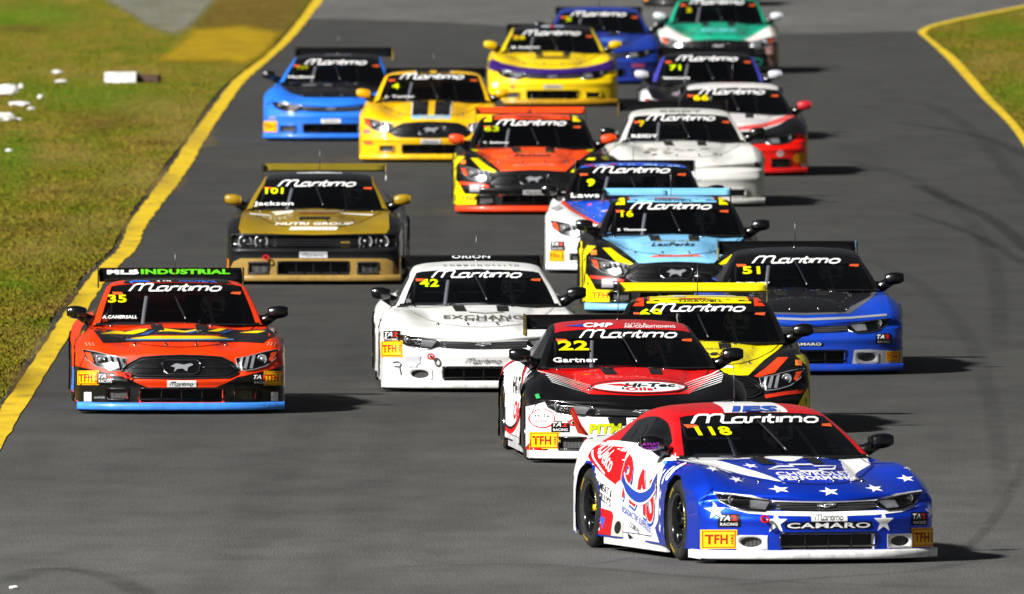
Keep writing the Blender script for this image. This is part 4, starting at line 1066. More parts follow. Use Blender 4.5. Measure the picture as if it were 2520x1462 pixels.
# ------------------------------------------------------------------ the cars
def strip(D, pts, w, col, layer=2, proj='F', on='body', du=.06, dv=.012, closed=False):
    v, f = ribbon(pts, w, closed); m = V(col) if col not in MATS else MATS[col]
    decal(D.mb[on], D.sf[on], to_bm([tuple(q) for q in v], f), proj, m, D.lift(layer), du, dv)
def seams(D, col='1c1c1e', w=.006, doors=True):
    h = [(-.73, .835), (-.64, .76), (-.50, .69), (-.34, .645), (-.15, .625), (0, .62)]
    strip(D, h+[(-x, y) for x, y in h[::-1][1:]], w, col, 1, dv=.006)
    strip(D, [(-.93, .45), (-.88, .56), (-.83, .60)], w, col, 1); strip(D, [(.93, .45), (.88, .56), (.83, .60)], w, col, 1)
    if doors:
        for s in ('L', 'R'): strip(D, [(-.62, .74), (-.66, .45), (-.62, .16), (.42, .16), (.55, .45), (.50, .76)], .007, col, 1, s, dv=.05)
def rivets(D): pass
def mus_face(D, col, col2=None): pass

def d118(D):
    W_ = 'ececec'; R_ = 'c40c14'; deg = math.radians
    for s in ('L', 'R'):
        D.poly([(-.30, 1.0), (-.42, .79), (-.71, .73), (-.83, .66), (-.85, .58), (-.83, .29), (-.71, .23), (-.99, .06), (2.42, .06), (2.42, 1.0)], W_, 0, s)
    D.poly([(-1.0, -.42), (-.78, -.42), (-.78, 1.3), (-.3, 1.5), (-.3, 2.42), (-1.0, 2.42)], W_, 0, 'T', sym=True)
    D.poly([(-.56, 1.45), (.56, 1.45), (.56, 2.42), (-.56, 2.42)], W_, 0, 'T'); D.poly([(-.62, 1.42), (.62, 1.42), (.7, 1.95), (-.7, 1.95)], W_, 0, 'T', 'roof')
    for s in ('L', 'R'):
        D.poly([(1.42, .80), (1.17, .90), (.78, .90), (.56, .80), (.40, .68), (.48, .48), (.68, .54), (1.35, .72)], R_, 1, s)
        D.poly([(1.05, .34), (.65, .31), (.60, .28), (.62, .09), (1.05, .08)], 'b01018', 1, s)
        D.poly([(-.42, .80), (-.61, .78), (-.74, .73), (-.68, .72)], '5aa0e8', 1, s); D.poly([(.80, .25), (.95, .27), (.86, .16)], '4a50b8', 2, s)
    # side lettering on the left of the picture
    D.text('ACDelco', 1.00, .765, .60, .13, 'f4f4f4', 3, 'L', bold=.012, rot=deg(-19), flip=True)
    strip(D, [(1.34, .765), (.84, .60)], .014, 'e8e8e8', 2, 'L', dv=.03)
    D.text('RAS', -.11, .490, 1.16, .37, '1d3f9c', 2, 'L', bold=.05, rot=deg(-10), flip=True)
    D.text('RAS', -.10, .505, 1.13, .36, 'f0f0f0', 3, 'L', bold=.04, rot=deg(-10), flip=True)
    D.text('RAS', -.10, .507, 1.10, .34, 'c0141c', 4, 'L', bold=.03, rot=deg(-10), flip=True)
    sw = cr([(.40, .59), (.30, .51), (.08, .455), (-.14, .445), (-.36, .48), (-.56, .55), (-.70, .62)], 4)
    strip(D, sw, .115, 'f0f0f0', 5, 'L', dv=.03); strip(D, sw, .080, '1d3f9c', 6, 'L', dv=.03)
    D.text('ROADACTIVE SUSPENSION', -.10, .272, .98, .050, '2a4aa8', 3, 'L', rot=deg(-8), flip=True)
    D.text('COM.AU', -.04, .205, .34, .040, '555a66', 3, 'L', rot=deg(-8), flip=True)
    D.text("MEAT &", .80, .475, .26, .060, '1a1a1a', 3, 'L', rot=deg(-14), flip=True); D.text("BILLY'S", .82, .405, .28, .065, '1a1a1a', 3, 'L', rot=deg(-14), flip=True)
    D.poly([(.58, .27), (.30, .24), (.26, .12), (.56, .12)], 'b8b8b0', 3, 'L'); D.ell(.42, .19, .09, .05, 'mattblack', 4, 'L')
    D.poly([(-.02, .13), (.14, .16), (.10, .12), (-.08, .07)], '101012', 3, 'L')
    D.text('118', -1.05, .655, .44, .125, 'f4f4f4', 4, 'L', bold=.03, rot=deg(12), flip=True, shear=.3)
    for i in range(3): D.star(-.93, .50-.13*i, .050, 'e8ecf2', 'L', 1)
    # roof and bonnet
    D.poly([(-.27, 1.14), (-.20, 1.24), (-.16, 1.5), (.32, 1.5), (.30, 1.24), (.27, 1.14)], W_, 0, 'F', 'roof', dv=.006)
    D.text('IES', .03, 1.212, .42, .045, '1f49a8', 3, 'F', 'roof', bold=.05, shear=.3); D.text('Motorsport', .08, 1.192, .30, .02, '2a3348', 4, 'F', 'roof', shear=.4)
    D.poly([(-.80, .88), (-.79, .825), (-.66, .775), (-.50, .715), (-.26, .628), (-.36, .725), (-.50, .815), (-.16, .828), (-.03, .80), (0, .80), (0, .88)], W_, 0, sym=True, dv=.006)
    bow = [(-.30, .735), (-.20, .757), (-.09, .757), (-.09, .770), (.09, .770), (.09, .757), (.30, .757), (.22, .732), (.09, .732), (.09, .718), (-.09, .718), (-.09, .732)]
    strip(D, [(x+.04, y) for x, y in bow], .010, 'e8e8ee', 3, closed=True, dv=.006)
    D.text('CHEVROLET', .05, .697, .62, .030, 'e8e8ee', 3, bold=.02); D.text('PERFORMANCE', .06, .664, .66, .030, 'f4f4f4', 3, bold=.03)
    for x, r, k in ((-.73, .745, .06), (-.34, .765, .05), (-.60, .66, .07), (-.34, .58, .08), (.04, .560, .085), (.44, .58, .08), (.76, .655, .075), (.86, .735, .055), (.56, .765, .05)):
        D.star(x, r, k, 'f2f2f2', 'F', .38, rot=.15)
    for x, r, k in ((-.845, .42, .072), (-.42, .325, .088), (.45, .325, .088), (.90, .40, .06)): D.star(x, r, k)
    D.text('CAMARO', 0, .302, .71, .062, '0b0b0c', 2, bold=.06); D.rect(0, .302, .70, .05, '0b0b0c', 2); D.text('CAMARO', 0, .302, .67, .043, 'f4f4f4', 4, bold=.022)
    strip(D, [(-.84, .56), (-.58, .534), (-.40, .492), (0, .483), (.40, .492), (.58, .534), (.84, .56)], .010, 'e6e6e6', 2)
    D.poly([(-.80, .452), (-.62, .398), (-.4, .378), (0, .368), (.4, .378), (.62, .398), (.80, .452), (.62, .408), (.42, .412), (0, .402), (-.42, .412), (-.62, .408)], 'ececec', 1)
    D.rect(-.595, .172, .225, .110, 'ececec', 1); D.rect(.595, .172, .225, .110, 'ececec', 1)
    D.ell(-.83, .82, .05, .012, 'e8f0e8', 3); stickers(D, 'camaro', ((-.82, .20), (.82, .20)), ((-.76, .345), (.78, .345)), (.0, .362), .235, .15, .29)
    seams(D, '0c1c5c')

def d22(D):
    W_ = 'e6e6e6'; R_ = 'd40c0c'
    D.poly([(-1.0, .49), (-.82, .545), (-.76, .47), (-.60, .42), (-.42, .405), (0, .395), (.42, .405), (.60, .42), (.76, .47), (.82, .545), (1.0, .49), (1.0, .04), (-1.0, .04)], W_, 0)
    D.poly([(-.30, .40), (.30, .40), (.28, .33), (-.28, .33)], '0a0a0b', 1)
    for s in (-1, 1):
        D.poly([(s*.99, .26), (s*.93, .23), (s*.80, .12), (s*.72, .09), (s*.99, .09)], '0c0c0d', 1); D.poly([(s*.99, .235), (s*.93, .205), (s*.84, .12), (s*.78, .09), (s*.99, .09)], R_, 2)
    D.poly([(-.80, .86), (.80, .86), (.78, .79), (.66, .73), (.44, .605), (0, .590), (-.44, .605), (-.66, .73), (-.78, .79)], R_, 0)
    for s in (-1, 1):
        for k in range(6):
            a = k*.020
            D.poly([(s*(.80-.01*k), .815-a), (s*(.80-.012*k), .806-a), (s*(.34+.015*k), .600+.0*k+.012*(5-k)), (s*(.36+.015*k), .607+.012*(5-k))], 'f0f0f0', 2)
    D.ell(.02, .663, .43, .062, 'f2f2f2', 2); strip(D, [(.02+.42*math.cos(t), .663+.058*math.sin(t)) for t in [2*math.pi*i/28 for i in range(28)]], .012, '141414', 3, closed=True, dv=.006)
    strip(D, [(.02+.405*math.cos(t), .663+.050*math.sin(t)) for t in [2*math.pi*i/28 for i in range(28)]], .008, 'c8181c', 4, closed=True, dv=.006)
    D.text('Hi-Tec', .10, .677, .46, .034, '141414', 4, bold=.04, shear=.25); D.text('Oils', .0, .643, .24, .030, 'c8181c', 4, bold=.04); D.poly([(-.28, .685), (-.14, .690), (-.06, .668), (-.20, .672)], 'c8181c', 4)
    D.text('CMP', -.21, 1.215, .26, .040, 'f4f4f4', 3, 'F', 'roof', bold=.04, shear=.3); D.poly([(-.50, 1.208), (-.34, 1.228), (-.30, 1.20)], '2a3e9a', 2, 'F', 'roof')
    D.text('AUTO &', .12, 1.222, .20, .018, 'd8d8d8', 3, 'F', 'roof'); D.text('AIR-CONDITIONING', .24, 1.200, .46, .022, 'f0f0f0', 3, 'F', 'roof', bold=.02)
    D.text('PITM', -.32, .305, .28, .085, 'c8d400', 3, bold=.05, shear=.08); D.text('ASTER', .06, .305, .34, .085, 'c8d400', 3, bold=.05, shear=.08)
    D.ell(-.85, .395, .105, .082, 'c8181c', 2); D.ell(-.85, .395, .095, .072, 'f4f4f4', 3); D.text('Hi-Tec', -.84, .415, .14, .030, '141414', 4, bold=.03, shear=.2); D.text('Oils', -.86, .372, .09, .028, 'c8181c', 4, bold=.03)
    D.poly([(-.90, .60), (-.87, .61), (-.86, .57), (-.89, .565)], '2e9a50', 2)
    for s in ('L', 'R'):
        D.poly([(-.60, .95), (-.72, .55), (-.72, .06), (2.42, .06), (2.42, .95)], W_, 0, s)
        D.poly([(.62+.95*math.cos(t), .52+.36*math.sin(t)) for t in [2*math.pi*i/28 for i in range(28)]], R_, 1, s); D.poly([(.62+.86*math.cos(t), .52+.32*math.sin(t)) for t in [2*math.pi*i/28 for i in range(28)]], '0c0c0d', 2, s); D.poly([(.62+.80*math.cos(t), .52+.295*math.sin(t)) for t in [2*math.pi*i/28 for i in range(28)]], 'f0f0f0', 3, s)
    D.text('Hi-Tec', .15, .60, .85, .16, '141414', 4, 'L', bold=.04, flip=True); D.text('Oils', .15, .38, .60, .17, 'c8181c', 4, 'L', bold=.04, flip=True)
    D.poly([(2.3, .45), (1.5, .12), (1.2, .06), (2.42, .06)], 'b81218', 2, 'L')
    stickers(D, 'camaro', ((-.83, .205), (.83, .205)), ((-.70, .325), (.70, .325)), (0, .365))
    strip(D, [(-.67, 1.152), (.67, 1.152)], .004, '8a8a90', 4, 'F', 'wing')
    seams(D, '000000')

def d35(D):
    K_ = '0b0b0c'
    D.poly([(-1.0, .46), (-.86, .425), (-.60, .36), (-.52, .345), (-.40, .285), (-.30, .245), (.30, .245), (.40, .285), (.52, .345), (.60, .36), (.86, .425), (1.0, .46), (1.0, .05), (-1.0, .05)], K_, 0)
    D.poly([(-.82, .81), (-.55, .775), (-.18, .80), (.40, .795), (.62, .78), (.84, .80), (.88, .74), (.76, .655), (.55, .67), (-.50, .672), (-.72, .66)], '17171c', 1)
    Y = 'e8c800'
    D.poly([(-.74, .745), (-.60, .775), (-.50, .768), (-.53, .755), (-.36, .790), (-.28, .795), (-.33, .765), (-.42, .742)], Y, 2)
    D.poly([(-.20, .765), (-.14, .795), (.05, .770), (.20, .795), (.27, .79), (.16, .762), (.04, .757), (-.10, .768)], Y, 2)
    D.poly([(.26, .768), (.38, .797), (.44, .79), (.36, .765)], Y, 2); D.poly([(.56, .755), (.70, .772), (.80, .768), (.72, .75)], Y, 2)
    D.poly([(-.50, .70), (-.22, .735), (.1, .728), (.40, .735), (.30, .71), (-.30, .712)], 'a81414', 2)
    D.poly([(-.46, .700), (-.28, .722), (.30, .722), (.36, .716), (.46, .700), (.28, .694), (-.28, .694)], Y, 3); strip(D, [(-.50, .69), (-.28, .687), (.28, .687), (.50, .69)], .008, '5a8ac8', 3)
    D.poly([(-.28, .77), (-.22, .78), (-.30, .735), (-.38, .73)], '2c4f8c', 3); D.poly([(.12, .768), (.20, .775), (.10, .745), (.04, .75)], '2c4f8c', 3); D.poly([(.44, .775), (.52, .78), (.42, .75), (.36, .752)], '2c4f8c', 3)
    D.text('MLB', -.45, 1.35, .30, .050, 'f2f2f2', 3, 'F', 'wing', bold=.05); D.text('INDUSTRIAL', .14, 1.35, .84, .050, '5cc020', 3, 'F', 'wing', bold=.05)
    D.poly([(-.50, 1.215), (.52, 1.215), (.46, 1.30), (-.44, 1.30)], '0b0b0c', 0, 'F', 'roof', dv=.006); D.text('AIR', -.12, 1.236, .18, .022, 'e8e8e8', 3, 'F', 'roof', bold=.04); D.text('CONTROL', .20, 1.236, .36, .022, '2f6fd0', 3, 'F', 'roof', bold=.04)
    D.ell(-.34, 1.234, .10, .016, '2f6fe0', 3, 'F', 'roof')
    for s in (-1, 1):
        D.rect(s*.86, .165, .065, .085, 'cfd4d8', 2); D.text('mobileSteam', s*.86+(.13 if s < 0 else .0)-(0 if s < 0 else -.0)+(0 if s < 0 else .0), .160, .14, .022, '9aa0a4', 2) if s < 0 else D.rect(.84, .16, .02, .03, '9aa0a4', 3)
        for k in range(3): strip(D, [(s*(.80+.03*k), .63), (s*(.82+.03*k), .665)], .010, 'd87860', 2)
    stickers(D, 'mustang', ((-.855, .34), (.855, .335)), ((-.70, .335), (.73, .325)), (0, .283), .19, .13, .27)
    D.poly([(-.08, .03), (.08, .03), (.05, .12), (-.05, .12)], K_, 2)
    seams(D, '5a0e06')
    for s in ('L', 'R'): D.poly([(-.9, .40), (-.8, .06), (2.42, .06), (2.42, .30), (.8, .34)], '3a72c8', 1, s); D.poly([(-1.15, .70), (-.6, .78), (.3, .8), (.4, .55), (-.5, .50), (-1.1, .62)], '0c0c0d', 1, s); D.rect(-.85, .67, .22, .10, 'd8d820', 2, s)

def d42(D):
    D.text('C O M M O N W E A L T H', .03, 1.222, .72, .020, '8a8a88', 3, 'F', 'roof'); D.text('ORION', 0, 1.33, .37, .045, 'c8d0d0', 3, 'F', 'wing', bold=.02)
    D.text('EXCHANGE', .06, .715, .80, .036, '55544e', 3, arc=0) if False else D.text('EXCHANGE', .06, .715, .84, .036, '5a5852', 3)
    D.text('HOTEL', .06, .688, .46, .024, '55544e', 3, bold=.02); D.text('TOOWOOMBA', .06, .668, .26, .012, '8a8a88', 3)
    strip(D, [(-.12, .765), (.04, .752), (.22, .765)], .006, '6a6a66', 3, dv=.006)
    D.poly([(-.67+.085*(1.0 if i % 2 else .8)*math.cos(i*math.pi/8), .315+.085*(1.0 if i % 2 else .8)*math.sin(i*math.pi/8)) for i in range(16)], 'b4b6ba', 2)
    strip(D, [(-.855, .29), (-.80, .295), (-.775, .27), (-.79, .245), (-.84, .25)], .010, '26282c', 3); strip(D, [(-.79, .245), (-.775, .17)], .010, '26282c', 3)
    stickers(D, 'camaro', ((-.86, .415), (.86, .415)), ((-.86, .535), (.86, .535)), None, .20)
    D.logo(0, .300, .34, .045, '606468', 3, on='body'); strip(D, [(-.67, 1.152), (.67, 1.152)], .004, '3a3a3c', 4, 'F', 'wing')
    seams(D, 'a8a8a6')

def norwell(D, hood, accent, red, hoodtxt='Sexton', nose='0b0b0c'):
    D.poly([(-.80, .88), (.80, .88), (.78, .84), (.70, .78), (.56, .68), (.40, .54), (0, .525), (-.40, .54), (-.56, .68), (-.70, .78), (-.78, .84)], hood, 0)
    D.poly([(-.47, 1.14), (-.44, 1.5), (.44, 1.5), (.47, 1.14)], hood, 0, 'F', 'roof', dv=.006); D.poly([(-.475, 1.196), (.475, 1.196), (.46, 1.32), (-.46, 1.32)], hood, 3, 'F', 'glass'); D.text('NORWELL', .02, 1.212, .40, .016, '2a2a2a', 5, 'F', 'glass', bold=.04)
    for s in (-1, 1): D.poly([(s*.60, 1.17), (s*.56, 1.215), (s*.50, 1.215), (s*.50, 1.17)], accent, 3, 'F', 'glass')
    D.poly([(-.61, 1.16), (-.55, 1.25), (-.50, 1.255), (-.50, 1.17)], accent, 1, 'F', 'roof', sym=True, dv=.006)
    strip(D, [(-.47, 1.16), (-.45, 1.26)], .014, red, 2, 'F', 'roof'); strip(D, [(.47, 1.16), (.45, 1.26)], .014, red, 2, 'F', 'roof')
    D.text('NORWELL', .02, 1.222, .44, .018, '2a2a2a', 3, 'F', 'roof', bold=.04); D.poly([(-.20, 1.236), (.14, 1.238), (.02, 1.244), (-.16, 1.244)], 'c0301a', 3, 'F', 'roof')
    D.poly([(-.77, .70), (-.68, .70), (-.56, .60), (-.45, .53), (-.48, .52), (-.64, .56)], accent, 1, sym=True)
    D.text(hoodtxt, -.02, .735, .46, .042, '27211a', 3, bold=.02, shear=.35); D.text('MOTOR GROUP', .02, .775, .40, .018, '8c7c2c', 3)
    D.poly([(-.28, .595), (.28, .602), (.24, .625), (-.22, .620)], 'd86a50' if hood != 'eedd00' else 'e8e8e0', 2); D.text('ROAD RACING', .0, .610, .36, .014, '3a2420', 3)
    strip(D, [(-.90, .395), (-.72, .375), (-.55, .345)], .034, red, 2); strip(D, [(.90, .395), (.72, .375), (.55, .345)], .034, red, 2)
    D.poly([(-1.0, .44), (-.93, .42), (-.84, .26), (-.66, .25), (-.64, .18), (-.70, .13), (-1.0, .13)], accent if accent == 'eedd00' else 'eedd00', 1, sym=True)
    D.rect(-.86, .65, .06, .05, 'd87a30', 2); D.rect(.86, .65, .06, .05, 'd87a30', 2)
    D.poly([(-1.0, .80), (-.93, .80), (-.95, .40), (-1.0, .40)], 'eedd00', 1, sym=True)
    for s in ('L', 'R'): D.poly([(-1.9, .70), (-.9, .70), (-.3, .60), (2.42, .62), (2.42, .10), (-.7, .10), (-1.9, .10)], 'd8cc08', 1, s)
    D.text('TFH', -.80, .20, .17, .07, 'd06010', 3, bold=.03); D.text('TFH', .80, .20, .17, .07, 'd06010', 3, bold=.03)
    D.rect(-.72, .33, .12, .09, 'a09aa0', 3); D.rect(0, .275, .26, .055, 'b8b8b8', 2); D.logo(0, .275, .20, .03, '333333', 3, on='body')
    seams(D, '16160a')
def d69(D): norwell(D, 'eedd00', 'd83a14', 'c8301a', 'Gaines'); D.text('JS', .0, 1.262, .7, .014, 'd8d8d8', 3, 'F', 'roof')
def d16(D): norwell(D, '7cc0ec', 'eedd00', 'b82a1a', 'LexPerks')
def d63(D):
    norwell(D, 'f04c14', 'eedd00', 'e83c10', 'Sexton')
    strip(D, [(-.42, .24), (.42, .24)], .012, 'c82a10', 3); strip(D, [(-.42, .105), (.42, .105)], .012, 'c82a10', 3)
    D.poly([(-.80, .845), (-.72, .845), (-.66, .80), (-.72, .79)], 'c8c000', 2, sym=True)
def d9(D):
    B_ = '1c50c8'; O_ = 'f04a10'
    D.poly([(-.80, .87), (.80, .87), (.80, .80), (.70, .72), (.40, .55), (-.40, .55), (-.70, .72), (-.80, .80)], O_, 0); D.poly([(-.74, .87), (.74, .87), (.74, .80), (.64, .72), (.36, .56), (-.36, .56), (-.64, .72), (-.74, .80)], B_, 1)
    D.poly([(-.60, 1.175), (-.56, 1.5), (.56, 1.5), (.60, 1.16), (.60, 1.175)], B_, 0, 'F', 'roof', dv=.006)
    D.text('All Class', .16, 1.225, .74, .046, '9cc4f4', 3, 'F', 'roof', bold=.04); D.poly([(-.56, 1.20), (-.36, 1.245), (-.18, 1.235), (-.34, 1.20)], 'e8e8f0', 2, 'F', 'roof'); strip(D, [(-.54, 1.245), (-.36, 1.215), (-.20, 1.245)], .014, 'b8203a', 3, 'F', 'roof')
    D.poly([(-.36, .70), (-.16, .735), (-.02, .705), (.14, .70), (-.02, .69), (-.24, .69)], 'e8e8f0', 2); strip(D, [(-.30, .70), (-.12, .715), (.0, .695), (.12, .70)], .012, 'b8203a', 3)
    D.poly([(-.92, .74), (-.82, .77), (-.76, .74), (-.84, .70)], '8a8c90', 2)
    stickers(D, 'mustang', ((-.83, .20), (.83, .20)), ((-.82, .315), (.82, .315)), (0, .283), .17, .12)
    seams(D, '9a9a9a')
def dgold(D):
    K_ = '17181b'; G_ = '8c7210'
    D.poly([(-.80, .90), (.80, .90), (.83, .62), (.80, .565), (.45, .56), (0, .55), (-.45, .56), (-.80, .565), (-.83, .62)], G_, 0)
    D.poly([(-.88, .255), (-.80, .29), (.80, .29), (.88, .255), (.98, .06), (.9, .03), (-.9, .03), (-.98, .06)], '9a7c3c', 0)
    D.rect(0, 1.265, .50, .035, 'c4c4c8', 3, 'F', 'roof'); D.text('power coating', 0, 1.265, .44, .018, '5a5a60', 4, 'F', 'roof')
    D.rect(0, .735, .34, .030, '17140c', 2); D.text('NUTRI GROUP', 0, .668, .86, .030, 'e0dcd0', 3, bold=.05, shear=.15); D.rect(.0, .616, .52, .034, 'dcdcdc', 2, sk=.008); D.text('INDUSTRIES', 0, .616, .44, .018, '8a8468', 3)
    D.poly([(-.74, .80), (-.50, .775), (-.52, .765), (-.72, .775)], 'e0dccc', 2); D.poly([(-.50, .815), (-.24, .83), (-.26, .80), (-.44, .772)], 'dcd8c8', 2); D.poly([(.26, .80), (.64, .785), (.62, .765), (.30, .785)], 'dcd8c8', 2)
    D.poly([(-.20, .80), (.24, .80), (.20, .785), (-.16, .785)], '7a3418', 2); strip(D, [(-.25, .82), (.3, .815)], .012, '8a8474', 2)
    D.rect(0, .33, .31, .068, 'c8c8cc', 2); D.logo(0, .33, .24, .035, '8a8a90', 3, on='body')
    D.rect(-.72, .075, .26, .022, 'd0d0cc', 2); D.rect(.72, .075, .26, .022, 'd0d0cc', 2); D.rect(.35, .465, .10, .022, '8a6c18', 3)
    D.poly([(-.97, .30), (-.93, .28), (-.93, .10), (-.98, .10)], 'd87a14', 2, sym=True)
    seams(D, '2a2008')
def dreidy(D):
    D.text('REIDY', 0, 1.222, .52, .030, '76766e', 3, 'F', 'roof', bold=.03)
    rnd = random.Random(4)
    for i in range(16):
        x, y = rnd.uniform(-.5, .55), rnd.uniform(.655, .745); D.ell(x, y, rnd.uniform(.02, .07), rnd.uniform(.004, .012), rnd.choice(['8a8880', '6a665c', '9a9488', '54463a']), 2, n=9)
    for s in (-1, 1):
        D.rect(s*.87, .53, .075, .065, '3a3a3e', 2)
    D.rect(0, .36, .27, .055, 'd0d0d0', 2); D.logo(0, .36, .2, .03, '606468', 3, on='body'); seams(D, 'a8a8a6')
def d66(D):
    W_ = 'd8d4d4'; R_ = 'e01004'
    D.poly([(-.60, 1.165), (-.57, 1.5), (.57, 1.5), (.60, 1.165)], W_, 0, 'F', 'roof', dv=.006); D.poly([(-.5, 1.265), (-.5, 1.5), (.5, 1.5), (.5, 1.265)], 'a01818', 1, 'F', 'roof', dv=.006)
    D.poly([(-.80, .86), (.80, .86), (.76, .79), (.60, .69), (.36, .60), (0, .58), (-.36, .60), (-.60, .69), (-.76, .79)], W_, 0); D.poly([(.80, .85), (.80, .80), (.60, .70), (.30, .62), (.02, .60), (.05, .65), (.40, .70)], 'd84a44', 1, sym=True)
    D.poly([(-1.0, .50), (-.84, .56), (-.70, .50), (-.40, .45), (.40, .45), (.70, .50), (.84, .56), (1.0, .50), (1.0, .03), (-1.0, .03)], R_, 0)
    D.poly([(-.98, .24), (-.88, .20), (-.88, .03), (-1.0, .03)], 'd8d0c8', 1, sym=True)
    for s in (-1, 1): D.ell(s*.86, .24, .09, .07, 'd08a10', 2); D.ell(s*.60, .30, .05, .045, 'c8a0a0', 2)
    D.rect(0, .285, .26, .055, 'd8d8d8', 2); D.logo(0, .285, .2, .03, '333333', 3, on='body'); seams(D, '30100c')
def d71(D):
    W_ = 'd4d4d8'
    D.poly([(-1.0, .75), (-.86, .72), (-.80, .60), (-.62, .50), (-.60, .04), (-1.0, .04)], W_, 0, sym=True); D.poly([(-.60, .36), (.60, .36), (.60, .04), (-.60, .04)], W_, 0)
    D.ell(-.42, .66, .10, .03, '8a7890', 2); stickers(D, 'mustang', ((-.83, .20), (.83, .20)), ((-.82, .315), (.82, .315)), (0, .283), .17, .12); seams(D, '000000')
def d14(D):
    K_ = '0d0d0e'
    for s in (-1, 1):
        D.poly([(s*.045, .86), (s*.25, .86), (s*.25, .635), (s*.045, .635)], K_, 1); strip(D, [(s*.262, .86), (s*.262, .64)], .012, 'e8e8e8', 2)
        D.poly([(s*.045, 1.16), (s*.23, 1.16), (s*.23, 1.5), (s*.045, 1.5)], K_, 1, 'F', 'roof', dv=.006); strip(D, [(s*.24, 1.16), (s*.24, 1.26)], .014, 'e8e8e8', 2, 'F', 'roof')
    D.poly([(-.26, .635), (.26, .635), (.26, .585), (-.26, .585)], '7ab0d8', 1); D.text('4SURE', .02, .61, .34, .024, 'd8c040', 3)
    D.rect(-.86, .42, .09, .06, 'b06a64', 2); D.rect(.86, .42, .09, .06, 'b06a64', 2); D.rect(-.84, .27, .12, .05, 'd85a3a', 2, sk=-.02); D.rect(0, .283, .27, .055, 'd0d0d4', 2); D.logo(0, .283, .2, .03, '55585c', 3, on='body')
    seams(D, '6a5204')
def dblue(D):
    D.poly([(-.78, .92), (.78, .92), (.75, .79), (.60, .69), (.38, .618), (0, .612), (-.38, .618), (-.60, .69), (-.75, .79)], '0c0c0e', 0)
    D.rect(-.24, .80, .42, .020, '6a6a70', 2); D.rect(-.82, .33, .10, .04, '8a88a0', 2); D.rect(.82, .33, .10, .04, '8a88a0', 2)
    D.rect(0, 1.24, .36, .012, '6a6a70', 2, 'F', 'roof'); stickers(D, 'camaro', ((-.85, .21), (.85, .21)), (), (.0, .285), .19); seams(D, '0a1c40')
def dpurple(D):
    D.poly([(-1.0, .78), (-.90, .73), (-.75, .66), (-.50, .60), (-.2, .572), (0, .565), (.2, .572), (.50, .60), (.75, .66), (.90, .73), (1.0, .78), (1.0, .58), (.7, .49), (.4, .45), (0, .435), (-.4, .45), (-.7, .49), (-1.0, .58)], '2c1060', 0)
    D.rect(.0, .745, .50, .035, '5a4a08', 2); D.text('KUBOTA', 0, .745, .42, .022, '1a1608', 3, bold=.04); D.rect(0, .30, .28, .055, 'b8b4a8', 2); D.logo(0, .30, .2, .03, '55585c', 3, on='body')
    D.rect(-.10, 1.24, .12, .024, 'c0c4d0', 2, 'F', 'roof'); D.rect(0, 1.24, .06, .03, 'b01818', 2, 'F', 'roof'); D.rect(.10, 1.24, .14, .024, '98a0c8', 2, 'F', 'roof')
    D.ell(-.85, .33, .05, .04, 'd8c0c0', 2); D.rect(-.60, .30, .05, .07, 'd87a50', 2); seams(D, '3a3004')
def d17(D):
    D.rect(.60, .30, .20, .06, 'b04a70', 2); D.rect(-.60, .30, .20, .06, 'b04a70', 2); D.rect(0, .30, .28, .055, 'a8a8b0', 2); D.ell(.2, .70, .22, .04, '3a62b8', 2); seams(D, '060f30')
def dgreen(D):
    W_ = 'd8d0cc'
    D.poly([(-1.0, .86), (-.90, .82), (-.80, .76), (-.50, .58), (-.40, .54), (-.55, .50), (-1.0, .52)], W_, 0, sym=True)
    D.poly([(-1.0, .50), (-.55, .50), (-.45, .54), (.45, .54), (.55, .50), (1.0, .50), (1.0, .04), (-1.0, .04)], '1c1c1e', 0)
    D.poly([(.74, .44), (1.0, .48), (1.0, .10), (.84, .10)], 'b08880', 1); D.rect(.88, .26, .10, .10, '8a5a3a', 2); D.text('4SURE', 0, .70, .60, .04, '6ad0d8', 3, bold=.03); seams(D, '0c3c30')
def dlast(D): D.rect(-.93, .16, .10, .12, 'd8841c', 2); D.rect(.93, .16, .10, .12, 'd8841c', 2)

